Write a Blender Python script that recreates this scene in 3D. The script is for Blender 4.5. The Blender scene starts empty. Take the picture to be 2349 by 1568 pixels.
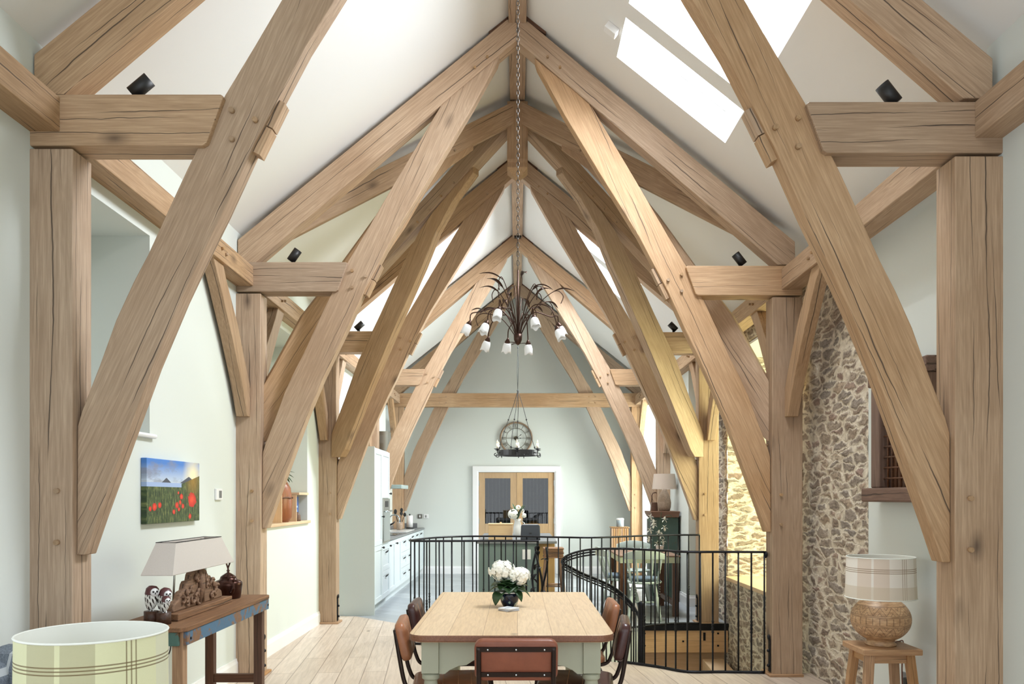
import bpy, bmesh, math, random
from mathutils import Vector, Matrix, noise
random.seed(7)
SC = bpy.context.scene
COL = SC.collection
F = 1850.0; VX = 1187.0; VY = 1140.0; HC = 1.45
def W(px, py, D):            # a point of the place, from its depth D and the direction it is seen in
    return Vector(((px-VX)/F*D, D, HC+(VY-py)/F*D))
R = math.radians
# ---------------------------------------------------------------- materials
class NT:
    def __init__(s, name):
        s.m = bpy.data.materials.new(name); s.m.use_nodes = True
        s.t = s.m.node_tree; s.n = s.t.nodes; s.l = s.t.links
        s.b = s.n['Principled BSDF']
    def node(s, ty, **kw):
        n = s.n.new(ty)
        for k, v in kw.items():
            if k in n.inputs.keys(): n.inputs[k].default_value = v
            else: setattr(n, k, v)
        return n
    def link(s, a, b): s.l.new(a, b)
    def coords(s, scale=(1,1,1), rand=True, rot=(0,0,0)):
        tc = s.node('ShaderNodeTexCoord'); mp = s.node('ShaderNodeMapping')
        mp.inputs['Scale'].default_value = scale; mp.inputs['Rotation'].default_value = rot
        if rand:
            oi = s.node('ShaderNodeObjectInfo'); ml = s.node('ShaderNodeMath', operation='MULTIPLY')
            ml.inputs[1].default_value = 37.0; s.link(oi.outputs['Random'], ml.inputs[0])
            ad = s.node('ShaderNodeVectorMath', operation='ADD')
            s.link(tc.outputs['Object'], ad.inputs[0]); s.link(ml.outputs[0], ad.inputs[1])
            s.link(ad.outputs[0], mp.inputs['Vector'])
        else: s.link(tc.outputs['Object'], mp.inputs['Vector'])
        return mp.outputs[0]
    def ramp(s, fac, stops, interp='LINEAR'):
        r = s.node('ShaderNodeValToRGB'); e = r.color_ramp; e.interpolation = interp
        while len(e.elements) < len(stops): e.elements.new(0.5)
        for i, (p, c) in enumerate(stops):
            e.elements[i].position = p; e.elements[i].color = (c[0], c[1], c[2], 1) if not isinstance(c, (int, float)) else (c, c, c, 1)
        s.link(fac, r.inputs[0]); return r.outputs[0]
    def mix(s, fac, a, b, mode='MIX'):
        m = s.node('ShaderNodeMix', data_type='RGBA', blend_type=mode)
        if isinstance(fac, (int, float)): m.inputs[0].default_value = fac
        else: s.link(fac, m.inputs[0])
        for i, v in ((6, a), (7, b)):
            if isinstance(v, (tuple, list)): m.inputs[i].default_value = (v[0], v[1], v[2], 1)
            else: s.link(v, m.inputs[i])
        return m.outputs[2]
    def math(s, op, a, b=None, c=None):
        m = s.node('ShaderNodeMath', operation=op)
        for i, v in enumerate((a, b, c)):
            if v is None: continue
            if isinstance(v, (int, float)): m.inputs[i].default_value = v
            else: s.link(v, m.inputs[i])
        return m.outputs[0]
    def noise(s, vec, scale=5, detail=4, rough=0.5, dist=0):
        n = s.node('ShaderNodeTexNoise'); n.inputs['Scale'].default_value = scale
        n.inputs['Detail'].default_value = detail; n.inputs['Roughness'].default_value = rough
        n.inputs['Distortion'].default_value = dist
        s.link(vec, n.inputs['Vector']); return n.outputs['Fac']
    def bump(s, h, strength=0.3, dist=0.01):
        b = s.node('ShaderNodeBump'); b.inputs['Strength'].default_value = strength
        b.inputs['Distance'].default_value = dist; s.link(h, b.inputs['Height'])
        s.link(b.outputs[0], s.b.inputs['Normal'])
def srgb(r, g, b):
    f = lambda c: (c/255/12.92) if c/255 <= 0.04045 else ((c/255+0.055)/1.055)**2.4
    return (f(r), f(g), f(b))
def plain(name, rgb, rough=0.6, metal=0.0, var=0.0, scale=20, trans=0, emit=None, bump=0, coat=0):
    t = NT(name); c = srgb(*rgb)
    t.b.inputs['Base Color'].default_value = (*c, 1); t.b.inputs['Roughness'].default_value = rough
    t.b.inputs['Metallic'].default_value = metal; t.b.inputs['Transmission Weight'].default_value = trans
    t.b.inputs['Coat Weight'].default_value = coat
    if var or bump:
        v = t.coords(); n = t.noise(v, scale, 5, 0.6)
        if var:
            col = t.ramp(n, [(0.25, tuple(x*(1-var) for x in c)), (0.75, tuple(min(1, x*(1+var)) for x in c))])
            t.link(col, t.b.inputs['Base Color'])
        if bump: t.bump(n, bump, 0.01)
    if emit:
        t.b.inputs['Emission Color'].default_value = (*srgb(*emit[0]), 1); t.b.inputs['Emission Strength'].default_value = emit[1]
    return t.m
def wood(name, light, dark, crack=1.0, grain=1.0, rough=0.65, spread=0.25, knots=True, crackcol=(58, 44, 34), tint=None):
    """timber with the grain along the object's own X axis, drying shakes and knots"""
    t = NT(name); L = srgb(*light); Dk = srgb(*dark)
    v = t.coords((1.0, 1, 1))
    g = t.node('ShaderNodeMapping'); g.inputs['Scale'].default_value = (1.6, 55*grain, 55*grain); t.link(v, g.inputs[0])
    fine = t.noise(g.outputs[0], 2.4, 5, 0.66, 0.3)
    g2 = t.node('ShaderNodeMapping'); g2.inputs['Scale'].default_value = (0.45, 5*grain, 5*grain); t.link(v, g2.inputs[0])
    warp = t.noise(g2.outputs[0], 1.3, 3, 0.5, 1.6)
    rings = t.math('SINE', t.math('MULTIPLY', warp, 60.0))
    rings = t.math('MULTIPLY_ADD', rings, 0.13, 0.5)
    blot = t.noise(v, 1.7, 3, 0.5)
    f = t.math('ADD', t.math('MULTIPLY', fine, 0.75), t.math('MULTIPLY', rings, 0.25))
    col = t.ramp(f, [(0.22, Dk), (0.50, tuple((a+b)/2 for a, b in zip(L, Dk))), (0.70, L)])
    col = t.mix(t.ramp(blot, [(0.35, 0), (0.7, 0.55)]), col, t.mix(0.6, col, srgb(*(tint or (206, 186, 156))), 'MULTIPLY'))
    oi = t.node('ShaderNodeObjectInfo')
    hs = t.node('ShaderNodeHueSaturation'); t.link(col, hs.inputs['Color'])
    t.link(t.math('MULTIPLY_ADD', oi.outputs['Random'], spread, 1.0-spread/2), hs.inputs['Value'])
    rr = t.node('ShaderNodeMath', operation='FRACT'); t.link(t.math('MULTIPLY', oi.outputs['Random'], 7.31), rr.inputs[0])
    t.link(t.math('MULTIPLY_ADD', rr.outputs[0], 0.3, 0.85), hs.inputs['Saturation'])
    col = hs.outputs[0]
    h = fine
    if crack:                 # drying shakes: lines that wander along each face
        tc = t.node('ShaderNodeTexCoord'); so = t.node('ShaderNodeSeparateXYZ'); t.link(tc.outputs['Object'], so.inputs[0])
        sn = t.node('ShaderNodeSeparateXYZ'); t.link(tc.outputs['Normal'], sn.inputs[0])
        ay = t.math('ABSOLUTE', sn.outputs[1]); az = t.math('ABSOLUTE', sn.outputs[2]); isz = t.math('GREATER_THAN', az, ay)
        c = t.math('ADD', t.math('MULTIPLY', so.outputs[1], isz), t.math('MULTIPLY', so.outputs[2], t.math('SUBTRACT', 1.0, isz)))
        fo = t.math('ADD', t.math('MULTIPLY', t.math('ROUND', sn.outputs[1]), 3.1), t.math('MULTIPLY', t.math('ROUND', sn.outputs[2]), 7.7))
        seed = t.math('ADD', fo, t.math('MULTIPLY', oi.outputs['Random'], 50.0)); soft = None
        for k, (off, wd) in enumerate(((0.0, .0042), (.055, .0026), (-.06, .0022))):
            def n1(scale, sh):
                cb = t.node('ShaderNodeCombineXYZ'); t.link(t.math('MULTIPLY', so.outputs[0], scale), cb.inputs[0]); t.link(t.math('ADD', seed, sh), cb.inputs[1]); return t.noise(cb.outputs[0], 1.0, 1.5, .55)
            path = t.math('ADD', t.math('MULTIPLY_ADD', n1(.7, k*9.0), .12, off-.06), t.math('MULTIPLY_ADD', n1(11.0, k*5+2.0), .010, -.005))
            win = t.ramp(n1(1.4, k*13+4.0), [(.44, 0), (.60, 1)])
            wdt = t.math('MULTIPLY_ADD', win, wd*crack, 1e-5)
            l_ = t.math('MAXIMUM', t.math('SUBTRACT', 1.0, t.math('DIVIDE', t.math('ABSOLUTE', t.math('SUBTRACT', c, path)), wdt)), 0.0)
            l_ = t.math('MULTIPLY', t.math('MINIMUM', t.math('MULTIPLY', l_, 2.5), 1.0), t.math('GREATER_THAN', win, .02))
            soft = l_ if soft is None else t.math('MAXIMUM', soft, l_)
        col = t.mix(t.math('MULTIPLY', soft, 0.85), col, srgb(*crackcol))
        h = t.math('SUBTRACT', fine, t.math('MULTIPLY', soft, 1.5))
    if knots:
        km = t.node('ShaderNodeMapping'); km.inputs['Scale'].default_value = (1.5, 3.2, 3.2); t.link(v, km.inputs[0])
        kv = t.node('ShaderNodeTexVoronoi'); kv.inputs['Scale'].default_value = 1.0; t.link(km.outputs[0], kv.inputs['Vector'])
        k = t.ramp(kv.outputs['Distance'], [(0.02, 1), (0.075, 0.45), (0.14, 0)])
        col = t.mix(t.math('MULTIPLY', k, 0.8), col, srgb(70, 52, 40))
    t.link(col, t.b.inputs['Base Color']); t.b.inputs['Roughness'].default_value = rough
    if not crack: t.bump(h, 0.3, 0.003)
    return t.m
def plaster(name, rgb):
    t = NT(name); c = srgb(*rgb); v = t.coords(rand=False)
    n = t.noise(v, 0.7, 2, 0.5)
    t.link(t.ramp(n, [(0.2, tuple(x*0.97 for x in c)), (0.8, c)]), t.b.inputs['Base Color'])
    t.b.inputs['Roughness'].default_value = 0.9
    return t.m
def stone():
    t = NT('rubble_stone'); v = t.coords(rand=False)
    w = t.node('ShaderNodeTexNoise'); w.inputs['Scale'].default_value = 4; w.inputs['Detail'].default_value = 6; w.inputs['Roughness'].default_value = .65; t.link(v, w.inputs['Vector'])
    av = t.node('ShaderNodeVectorMath', operation='MULTIPLY_ADD'); t.link(w.outputs['Color'], av.inputs[0]); av.inputs[1].default_value = (0.14,)*3; t.link(v, av.inputs[2])
    mp = t.node('ShaderNodeMapping'); mp.inputs['Scale'].default_value = (4.6, 4.6, 16); t.link(av.outputs[0], mp.inputs[0])
    ve = t.node('ShaderNodeTexVoronoi', feature='DISTANCE_TO_EDGE'); ve.inputs['Scale'].default_value = 1; t.link(mp.outputs[0], ve.inputs['Vector'])
    vc = t.node('ShaderNodeTexVoronoi'); vc.inputs['Scale'].default_value = 1; t.link(mp.outputs[0], vc.inputs['Vector'])
    sep = t.node('ShaderNodeSeparateColor'); t.link(vc.outputs['Color'], sep.inputs[0])
    base = t.ramp(sep.outputs[0], [(0, srgb(152, 132, 116)), (0.25, srgb(186, 168, 148)), (0.5, srgb(162, 152, 142)), (0.75, srgb(198, 178, 154)), (1, srgb(168, 140, 128))])
    n = t.noise(v, 30, 5, 0.7)
    sm_ = t.node('ShaderNodeMapping'); sm_.inputs['Scale'].default_value = (7, 7, 42); t.link(av.outputs[0], sm_.inputs[0]); ns_ = t.noise(sm_.outputs[0], 1.6, 6, .7)
    base = t.mix(t.ramp(ns_, [(0.34, 0.85), (0.56, 0)]), base, srgb(88, 76, 68))
    base = t.mix(t.ramp(n, [(0.3, 0.5), (0.6, 0)]), base, srgb(104, 90, 80))
    n2 = t.noise(v, 9, 3, 0.6)
    thr = t.math('MULTIPLY_ADD', n2, 0.50, -0.085)
    mort = t.math('LESS_THAN', ve.outputs['Distance'], thr)
    sm = t.math('MINIMUM', t.math('MAXIMUM', t.math('MULTIPLY', t.math('SUBTRACT', thr, ve.outputs['Distance']), 9.0), 0.0), 1.0)
    mc = t.ramp(n, [(0.3, srgb(196, 182, 160)), (0.7, srgb(232, 222, 204))])
    t.link(t.mix(sm, base, mc), t.b.inputs['Base Color'])
    t.b.inputs['Roughness'].default_value = 0.95
    hh = t.math('ADD', t.math('MULTIPLY', t.math('MINIMUM', ve.outputs['Distance'], 0.25), 3.0), t.math('MULTIPLY', n, 0.5))
    t.bump(hh, 0.8, 0.016)
    return t.m
def planks(name, cols, length, width, rot, seam=(120, 100, 84), seamw=0.004, rough=0.45, crack=0, tilelike=False, gscale=1.0):
    t = NT(name); v = t.coords(rand=False, rot=(0, 0, rot))
    br = t.node('ShaderNodeTexBrick'); t.link(v, br.inputs['Vector'])
    br.offset = 0.37; br.inputs['Scale'].default_value = 1; br.inputs['Brick Width'].default_value = length; br.inputs['Row Height'].default_value = width
    br.inputs['Mortar Size'].default_value = seamw; br.inputs['Mortar Smooth'].default_value = 0.1
    br.inputs['Color1'].default_value = (0, 0, 0, 1); br.inputs['Color2'].default_value = (1, 1, 1, 1); br.inputs['Mortar'].default_value = (0.5, 0.5, 0.5, 1)
    base = t.ramp(br.outputs['Color'], [(i/(len(cols)-1), srgb(*c)) for i, c in enumerate(cols)])
    gm = t.node('ShaderNodeMapping'); gm.inputs['Scale'].default_value = (1.2*gscale, 16*gscale, 1); t.link(v, gm.inputs[0])
    g = t.noise(gm.outputs[0], 2, 7, 0.65, 0.7)
    base = t.mix(t.ramp(g, [(0.35, 0.28), (0.6, 0)]), base, srgb(*seam))
    if not tilelike:
        kv = t.node('ShaderNodeTexVoronoi'); km = t.node('ShaderNodeMapping'); km.inputs['Scale'].default_value = (2.0, 4.2, 1); t.link(v, km.inputs[0]); t.link(km.outputs[0], kv.inputs['Vector']); kv.inputs['Scale'].default_value = 1
        k = t.ramp(kv.outputs['Distance'], [(0.03, 1), (0.10, 0)])
        base = t.mix(t.math('MULTIPLY', k, 0.6), base, srgb(80, 62, 50))
    base = t.mix(t.math('MULTIPLY', br.outputs['Fac'], 0.7), base, srgb(*seam))
    t.link(base, t.b.inputs['Base Color']); t.b.inputs['Roughness'].default_value = rough
    t.bump(t.math('SUBTRACT', g, br.outputs['Fac']), 0.15, 0.003)
    return t.m
def poppy():
    """printed canvas: sunset sky over a headland and a field of poppies; local Y runs along the picture, Z up, centred"""
    t = NT('poppy_print'); tc = t.node('ShaderNodeTexCoord'); sp = t.node('ShaderNodeSeparateXYZ'); t.link(tc.outputs['Object'], sp.inputs[0])
    y = sp.outputs[1]; z = sp.outputs[2]; v = tc.outputs['Object']
    cl = t.node('ShaderNodeMapping'); cl.inputs['Scale'].default_value = (1, 3, 9); t.link(v, cl.inputs[0])
    cn = t.noise(cl.outputs[0], 1.5, 5, 0.6)
    sky = t.ramp(t.math('MULTIPLY_ADD', z, 6.0, -0.05), [(0, srgb(238, 226, 205)), (0.35, srgb(190, 205, 225)), (1, srgb(72, 128, 205))])
    sky = t.mix(t.ramp(cn, [(0.45, 0), (0.6, 0.8)]), sky, srgb(132, 138, 160))
    def dist(cy, cz, sy=1, sz=1):
        a = t.math('MULTIPLY', t.math('SUBTRACT', y, cy), sy); b = t.math('MULTIPLY', t.math('SUBTRACT', z, cz), sz)
        return t.math('SQRT', t.math('ADD', t.math('MULTIPLY', a, a), t.math('MULTIPLY', b, b)))
    sky = t.mix(t.ramp(dist(0.29, 0.105), [(0, 1), (0.02, 0.9), (0.18, 0)]), sky, srgb(255, 240, 190))
    fld = t.node('ShaderNodeMapping'); fld.inputs['Scale'].default_value = (1, 60, 16); t.link(v, fld.inputs[0])
    fn = t.noise(fld.outputs[0], 1.2, 6, 0.7)
    grass = t.ramp(fn, [(0.32, srgb(20, 32, 20)), (0.5, srgb(52, 74, 38)), (0.68, srgb(142, 146, 88))])
    grass = t.mix(t.ramp(dist(0.29, 0.07), [(0, 0.7), (0.14, 0)]), grass, srgb(176, 130, 44))
    hz = t.math('ADD', 0.045, t.math('MULTIPLY', t.math('MAXIMUM', t.math('SUBTRACT', y, 0.08), 0.0), 0.2))
    col = t.mix(t.math('GREATER_THAN', z, hz), grass, sky)
    hill = t.math('MAXIMUM', t.math('SUBTRACT', 0.085, t.math('MULTIPLY', t.math('ABSOLUTE', t.math('ADD', y, 0.13)), 0.45)), t.math('SUBTRACT', 0.10, t.math('MULTIPLY', t.math('ABSOLUTE', t.math('SUBTRACT', y, 0.22)), 0.32)))
    inh = t.math('MULTIPLY', t.math('LESS_THAN', z, hill), t.math('GREATER_THAN', z, t.math('MAXIMUM', hz, 0.052)))
    col = t.mix(inh, col, srgb(74, 78, 92))
    sea = t.math('MULTIPLY', t.math('LESS_THAN', t.math('ABSOLUTE', t.math('SUBTRACT', z, 0.04)), 0.014), t.math('LESS_THAN', y, 0.10))
    col = t.mix(sea, col, srgb(160, 182, 222))
    pn = t.noise(v, 28, 3, 0.6)
    for (cy, cz, r) in ((0.27, -0.055, 0.05), (0.10, -0.035, 0.018), (0.03, -0.09, 0.020), (0.12, -0.10, 0.016), (-0.30, -0.10, 0.024), (-0.23, -0.09, 0.018), (0.06, -0.12, 0.014), (0.24, -0.17, 0.018), (-0.02, -0.135, 0.016), (0.05, -0.01, 0.009), (0.08, -0.075, 0.015), (-0.36, -0.11, 0.015)):
        d = t.math('ADD', dist(cy, cz, 0.75), t.math('MULTIPLY', t.math('SUBTRACT', pn, 0.5), r*1.1))
        col = t.mix(t.math('LESS_THAN', d, r), col, t.ramp(t.math('DIVIDE', d, r), [(0, srgb(238, 78, 48)), (1, srgb(190, 28, 22))]))
    t.link(col, t.b.inputs['Base Color']); t.b.inputs['Roughness'].default_value = 0.5
    return t.m
def tartan(name, base, bands, lines, vert, ang=True, rough=0.85):
    """woven check round a drum shade: bands = horizontal in z, vert = around the drum (angle 0..1)"""
    t = NT(name); tc = t.node('ShaderNodeTexCoord'); sp = t.node('ShaderNodeSeparateXYZ'); t.link(tc.outputs['Object'], sp.inputs[0])
    z = sp.outputs[2]
    if ang: a = t.math('MULTIPLY_ADD', t.math('ARCTAN2', sp.outputs[1], sp.outputs[0]), 1/(2*math.pi), 0.5)
    else: a = sp.outputs[0]
    col = t.mix(0, srgb(*base), srgb(*base))
    for (src, items) in ((a, vert), (z, bands)):
        for (c, hw, rgb, op) in items:
            m = t.math('LESS_THAN', t.math('ABSOLUTE', t.math('SUBTRACT', src, c)), hw)
            col = t.mix(t.math('MULTIPLY', m, op), col, srgb(*rgb))
    t.link(col, t.b.inputs['Base Color']); t.b.inputs['Roughness'].default_value = rough
    t.bump(t.noise(tc.outputs['Object'], 400, 2), 0.25, 0.002)
    return t.m
MT = {}
MT['oak'] = wood('oak_frame', (202, 173, 143), (150, 121, 93), tint=(200, 170, 124))
MT['oakpeg'] = wood('oak_peg', (190, 160, 126), (150, 120, 92), crack=0, knots=False)
MT['pine'] = planks('scrubbed_pine', [(228, 200, 162), (220, 190, 150), (232, 206, 170), (222, 194, 156)], 3.0, .172, 0, seam=(150, 116, 82), seamw=.0016, rough=.4, gscale=2.2)
MT['pineedge'] = wood('stained_pine_edge', (150, 96, 60), (108, 62, 36), crack=0.2, rough=0.4, spread=0.04, knots=False)
MT['dark'] = wood('dark_brown_wood', (120, 80, 54), (72, 46, 32), crack=0.6, rough=0.5, spread=0.1)
MT['honey'] = wood('honey_wood', (206, 168, 128), (150, 108, 74), crack=0.5, rough=0.5, spread=0.08)
MT['reclaim'] = wood('reclaimed_wood', (164, 126, 96), (92, 68, 54), crack=1.2, rough=0.7, spread=0.1)
MT['weather'] = wood('weathered_shutter_wood', (140, 112, 96), (84, 62, 52), crack=1.6, rough=0.8, spread=0.1, knots=False)
MT['palewood'] = wood('pale_birch_wood', (232, 204, 166), (212, 178, 138), crack=0, rough=0.5, spread=0.05, knots=False)
MT['dooroak'] = wood('door_oak_veneer', (206, 172, 126), (178, 142, 98), crack=0, rough=0.45, spread=0.05, knots=False)
MT['fascia'] = wood('stair_fascia_oak', (232, 194, 150), (200, 156, 112), crack=0.3, rough=0.5, spread=0.05)
MT['wall'] = plaster('sage_plaster', (217, 222, 217))
MT['ceil'] = plaster('white_ceiling_paint', (236, 236, 234))
MT['white'] = plain('white_gloss_paint', (240, 240, 240), 0.35)
MT['stone'] = stone()
MT['floor'] = planks('oak_floorboards', [(208, 190, 172), (220, 204, 188), (200, 182, 164), (214, 197, 180)], 1.7, 0.19, R(90-6), rough=0.38)
MT['tile'] = planks('grey_wood_look_tile', [(160, 166, 170), (178, 184, 188), (148, 154, 160), (186, 190, 192)], 0.9, 0.22, R(35), seam=(128, 130, 132), seamw=0.006, rough=0.3, tilelike=True)
MT['iron'] = plain('wrought_iron', (44, 44, 48), 0.38, 0.85, 0.2, 60, bump=0.15)
MT['black'] = plain('black_paint', (26, 25, 25), 0.45)
MT['bronze'] = plain('brown_bronze', (70, 48, 38), 0.35, 0.7)
MT['frost'] = plain('frosted_glass', (240, 240, 238), 0.4, emit=((255, 252, 245), 0.03))
MT['ivory'] = plain('ivory_candle', (232, 226, 206), 0.5)
MT['steel'] = plain('brushed_steel', (176, 178, 172), 0.3, 0.9)
MT['chrome'] = plain('chrome', (215, 220, 222), 0.12, 1)
MT['cab'] = plain('pale_blue_cabinet_paint', (204, 213, 216), 0.45)
MT['cabend'] = plain('pale_grey_end_panel', (196, 204, 203), 0.5)
MT['slate'] = plain('grey_worktop', (120, 122, 124), 0.4, var=0.08)
MT['green'] = plain('sage_green_island_paint', (112, 128, 123), 0.55)
MT['tgreen'] = plain('pale_sage_table_paint', (172, 174, 152), 0.5, var=0.05, scale=6)
MT['tan'] = plain('tan_leather', (158, 104, 72), 0.34, var=0.16, scale=14, bump=0.12)
MT['brown'] = plain('brown_leather', (72, 42, 38), 0.3, var=0.18, scale=14, bump=0.12)
MT['rust'] = plain('russet_leather', (134, 76, 54), 0.42, var=0.12, scale=18, bump=0.15)
MT['tube'] = plain('gunmetal_tube', (56, 46, 42), 0.3, 0.8)
MT['stitch'] = plain('pale_stitching', (200, 150, 110), 0.7)
MT['linen'] = plain('oatmeal_linen', (204, 196, 188), 0.9, var=0.06, scale=300, bump=0.1)
MT['linenin'] = plain('shade_lining', (236, 238, 230), 0.8)
MT['copper'] = plain('aged_copper', (74, 46, 38), 0.28, 0.75, 0.2, 10)
MT['leaf'] = plain('dark_green_leaf', (44, 74, 40), 0.4, var=0.35, scale=9)
MT['petal'] = plain('white_petal', (246, 245, 234), 0.6)
MT['ceramic'] = plain('white_ceramic', (232, 232, 230), 0.25)
MT['wire'] = plain('dark_cable', (70, 74, 74), 0.5)
MT['vase'] = plain('textured_stoneware', (160, 140, 122), 0.85, var=0.25, scale=40, bump=0.5)
MT['bluepaint'] = None
def chipped(name, paint, under, thr=0.5):
    t = NT(name); v = t.coords(); n = t.noise(v, 9, 8, 0.7, 0.3); n2 = t.noise(v, 60, 4)
    c = t.mix(t.ramp(n, [(thr-0.02, 0), (thr+0.02, 1)]), t.mix(n2, tuple(x*0.8 for x in srgb(*paint)), srgb(*paint)), t.mix(n2, srgb(*under), tuple(x*0.6 for x in srgb(*under))))
    t.link(c, t.b.inputs['Base Color']); t.b.inputs['Roughness'].default_value = 0.6; t.bump(n, 0.3, 0.004); return t.m
MT['bluepaint'] = chipped('chipped_blue_paint', (88, 124, 152), (150, 112, 82), 0.52)
MT['gpaint'] = chipped('worn_green_paint', (64, 84, 74), (90, 74, 58), 0.66)
MT['pgpaint'] = chipped('worn_pale_green_paint', (200, 208, 176), (150, 110, 76), 0.64)
MT['greypaint'] = plain('pale_sage_chair_paint', (186, 198, 190), 0.5)
MT['bluecush'] = plain('blue_grey_cushion', (104, 118, 130), 0.9)
def glassmat(name, rgb=(255, 255, 255), rough=0.0, mixf=0.15):
    t = NT(name); tr = t.node('ShaderNodeBsdfTransparent'); tr.inputs[0].default_value = (*srgb(*rgb), 1)
    gl = t.node('ShaderNodeBsdfGlossy'); gl.inputs['Roughness'].default_value = rough
    mx = t.node('ShaderNodeMixShader'); mx.inputs[0].default_value = mixf
    t.link(tr.outputs[0], mx.inputs[1]); t.link(gl.outputs[0], mx.inputs[2])
    t.link(mx.outputs[0], t.n['Material Output'].inputs[0]); return t.m
MT['glass'] = glassmat('window_glass', mixf=0.06)
MT['doorglass'] = glassmat('door_glass', (150, 142, 132), 0.02, 0.08)
# ---------------------------------------------------------------- mesh builder
class MB:
    def __init__(s): s.v = []; s.f = []; s.mi = []; s.sm = []; s.cur = 0
    def _add(s, vs, fs, smooth=False):
        o = len(s.v); s.v += [Vector(p) for p in vs]
        for f in fs: s.f.append([o+i for i in f]); s.mi.append(s.cur); s.sm.append(smooth)
        return s
    def mat(s, i): s.cur = i; return s
    def box(s, x0, x1, y0, y1, z0, z1, M=None):
        vs = [Vector((x, y, z)) for x in (x0, x1) for y in (y0, y1) for z in (z0, z1)]
        if M: vs = [M @ p for p in vs]
        return s._add(vs, [(0, 1, 3, 2), (4, 6, 7, 5), (0, 4, 5, 1), (2, 3, 7, 6), (0, 2, 6, 4), (1, 5, 7, 3)])
    def prism(s, poly, O, U, V, N, n0, n1):
        O = Vector(O); U = Vector(U); V = Vector(V); N = Vector(N); k = len(poly)
        vs = [O+U*a+V*b+N*n0 for a, b in poly]+[O+U*a+V*b+N*n1 for a, b in poly]
        fs = [list(range(k))[::-1], list(range(k, 2*k))]+[(i, (i+1) % k, (i+1) % k+k, i+k) for i in range(k)]
        return s._add(vs, fs)
    def tube(s, pts, r, seg=8, closed=False, caps=True, smooth=True, flat=None):
        pts = [Vector(p) for p in pts]; n = len(pts); rs = r if isinstance(r, (list, tuple)) else [r]*n
        vs = []; prev = None
        for i, p in enumerate(pts):
            a = pts[(i-1) % n] if (closed or i > 0) else p; b = pts[(i+1) % n] if (closed or i < n-1) else p
            t = (b-a)
            t = t.normalized() if t.length > 1e-9 else Vector((0, 0, 1))
            if prev is None:
                ref = Vector((0, 0, 1)) if abs(t.z) < 0.9 else Vector((1, 0, 0)); u = t.cross(ref).normalized()
            else:
                u = prev-t*prev.dot(t)
                u = u.normalized() if u.length > 1e-6 else t.orthogonal().normalized()
            w = t.cross(u); prev = u
            for k in range(seg):
                an = 2*math.pi*k/seg; vs.append(p+(u*math.cos(an)+w*math.sin(an)*(flat or 1))*rs[i])
        fs = []
        for i in range(n if closed else n-1):
            for k in range(seg):
                a = i*seg+k; b = i*seg+(k+1) % seg; j = ((i+1) % n)*seg
                fs.append((a, b, j+(k+1) % seg, j+k))
        s._add(vs, fs, smooth)
        if caps and not closed:
            o = len(s.v)-len(vs)
            s.f.append([o+k for k in range(seg)][::-1]); s.mi.append(s.cur); s.sm.append(False)
            s.f.append([o+(n-1)*seg+k for k in range(seg)]); s.mi.append(s.cur); s.sm.append(False)
        return s
    def lathe(s, prof, c=(0, 0, 0), seg=24, M=None, caps=True, smooth=True, sq=1.0):
        c = Vector(c); vs = []
        for r, z in prof:
            for k in range(seg):
                a = 2*math.pi*k/seg; p = Vector((r*math.cos(a), r*math.sin(a)*sq, z)); vs.append((M @ p if M else p)+c)
        fs = []
        for i in range(len(prof)-1):
            for k in range(seg): fs.append((i*seg+k, i*seg+(k+1) % seg, (i+1)*seg+(k+1) % seg, (i+1)*seg+k))
        s._add(vs, fs, smooth)
        if caps:
            o = len(s.v)-len(vs); e = o+(len(prof)-1)*seg
            if prof[0][0] > 1e-5: s.f.append([o+k for k in range(seg)][::-1]); s.mi.append(s.cur); s.sm.append(False)
            if prof[-1][0] > 1e-5: s.f.append([e+k for k in range(seg)]); s.mi.append(s.cur); s.sm.append(False)
        return s
    def ball(s, c, r, seg=12, sx=1, sy=1, sz=1, M=None):
        pr = [(r*math.sin(math.pi*i/8), -r*math.cos(math.pi*i/8)) for i in range(9)]
        mm = (M or Matrix.Identity(3)) @ Matrix.Diagonal((sx, sy, sz))
        return s.lathe(pr, c, seg, mm, caps=False)
    def build(s, name, mats, parent=None, bevel=0, O=None, axis=None, up=None, subd=0, solid=0):
        """mesh verts are world coords; O = object origin, axis = direction of the object's local X"""
        if not isinstance(mats, (list, tuple)): mats = [mats]
        mats = [MT[m] if isinstance(m, str) else m for m in mats]
        if O is None:
            if parent is not None and axis is None: O = parent.location.copy()
            else:
                O = sum(s.v, Vector())/len(s.v)
        O = Vector(O)
        if axis is not None:
            X = Vector(axis).normalized(); ref = Vector(up) if up else (Vector((0, 0, 1)) if abs(X.z) < 0.95 else Vector((0, 1, 0)))
            Y = ref.cross(X).normalized(); Z = X.cross(Y)
            Mx = Matrix(((X.x, Y.x, Z.x, O.x), (X.y, Y.y, Z.y, O.y), (X.z, Y.z, Z.z, O.z), (0, 0, 0, 1)))
        else: Mx = Matrix.Translation(O)
        inv = Mx.inverted()
        me = bpy.data.meshes.new(name); me.from_pydata([inv @ p for p in s.v], [], s.f)
        for m in mats: me.materials.append(m)
        for p, mi, sm in zip(me.polygons, s.mi, s.sm): p.material_index = mi; p.use_smooth = sm
        bm = bmesh.new(); bm.from_mesh(me); bmesh.ops.recalc_face_normals(bm, faces=bm.faces); bm.to_mesh(me); bm.free()
        me.update()
        o = bpy.data.objects.new(name, me); COL.objects.link(o)
        o.matrix_world = Mx
        if parent is not None:
            o.parent = parent; o.matrix_parent_inverse = wm(parent).inverted()
            o.matrix_basis = Mx
        WM[o.name] = Mx
        if bevel:
            b = o.modifiers.new('bevel', 'BEVEL'); b.width = bevel; b.segments = 2; b.limit_method = 'ANGLE'; b.angle_limit = R(40)
        if solid:
            b = o.modifiers.new('solid', 'SOLIDIFY'); b.thickness = solid
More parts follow.
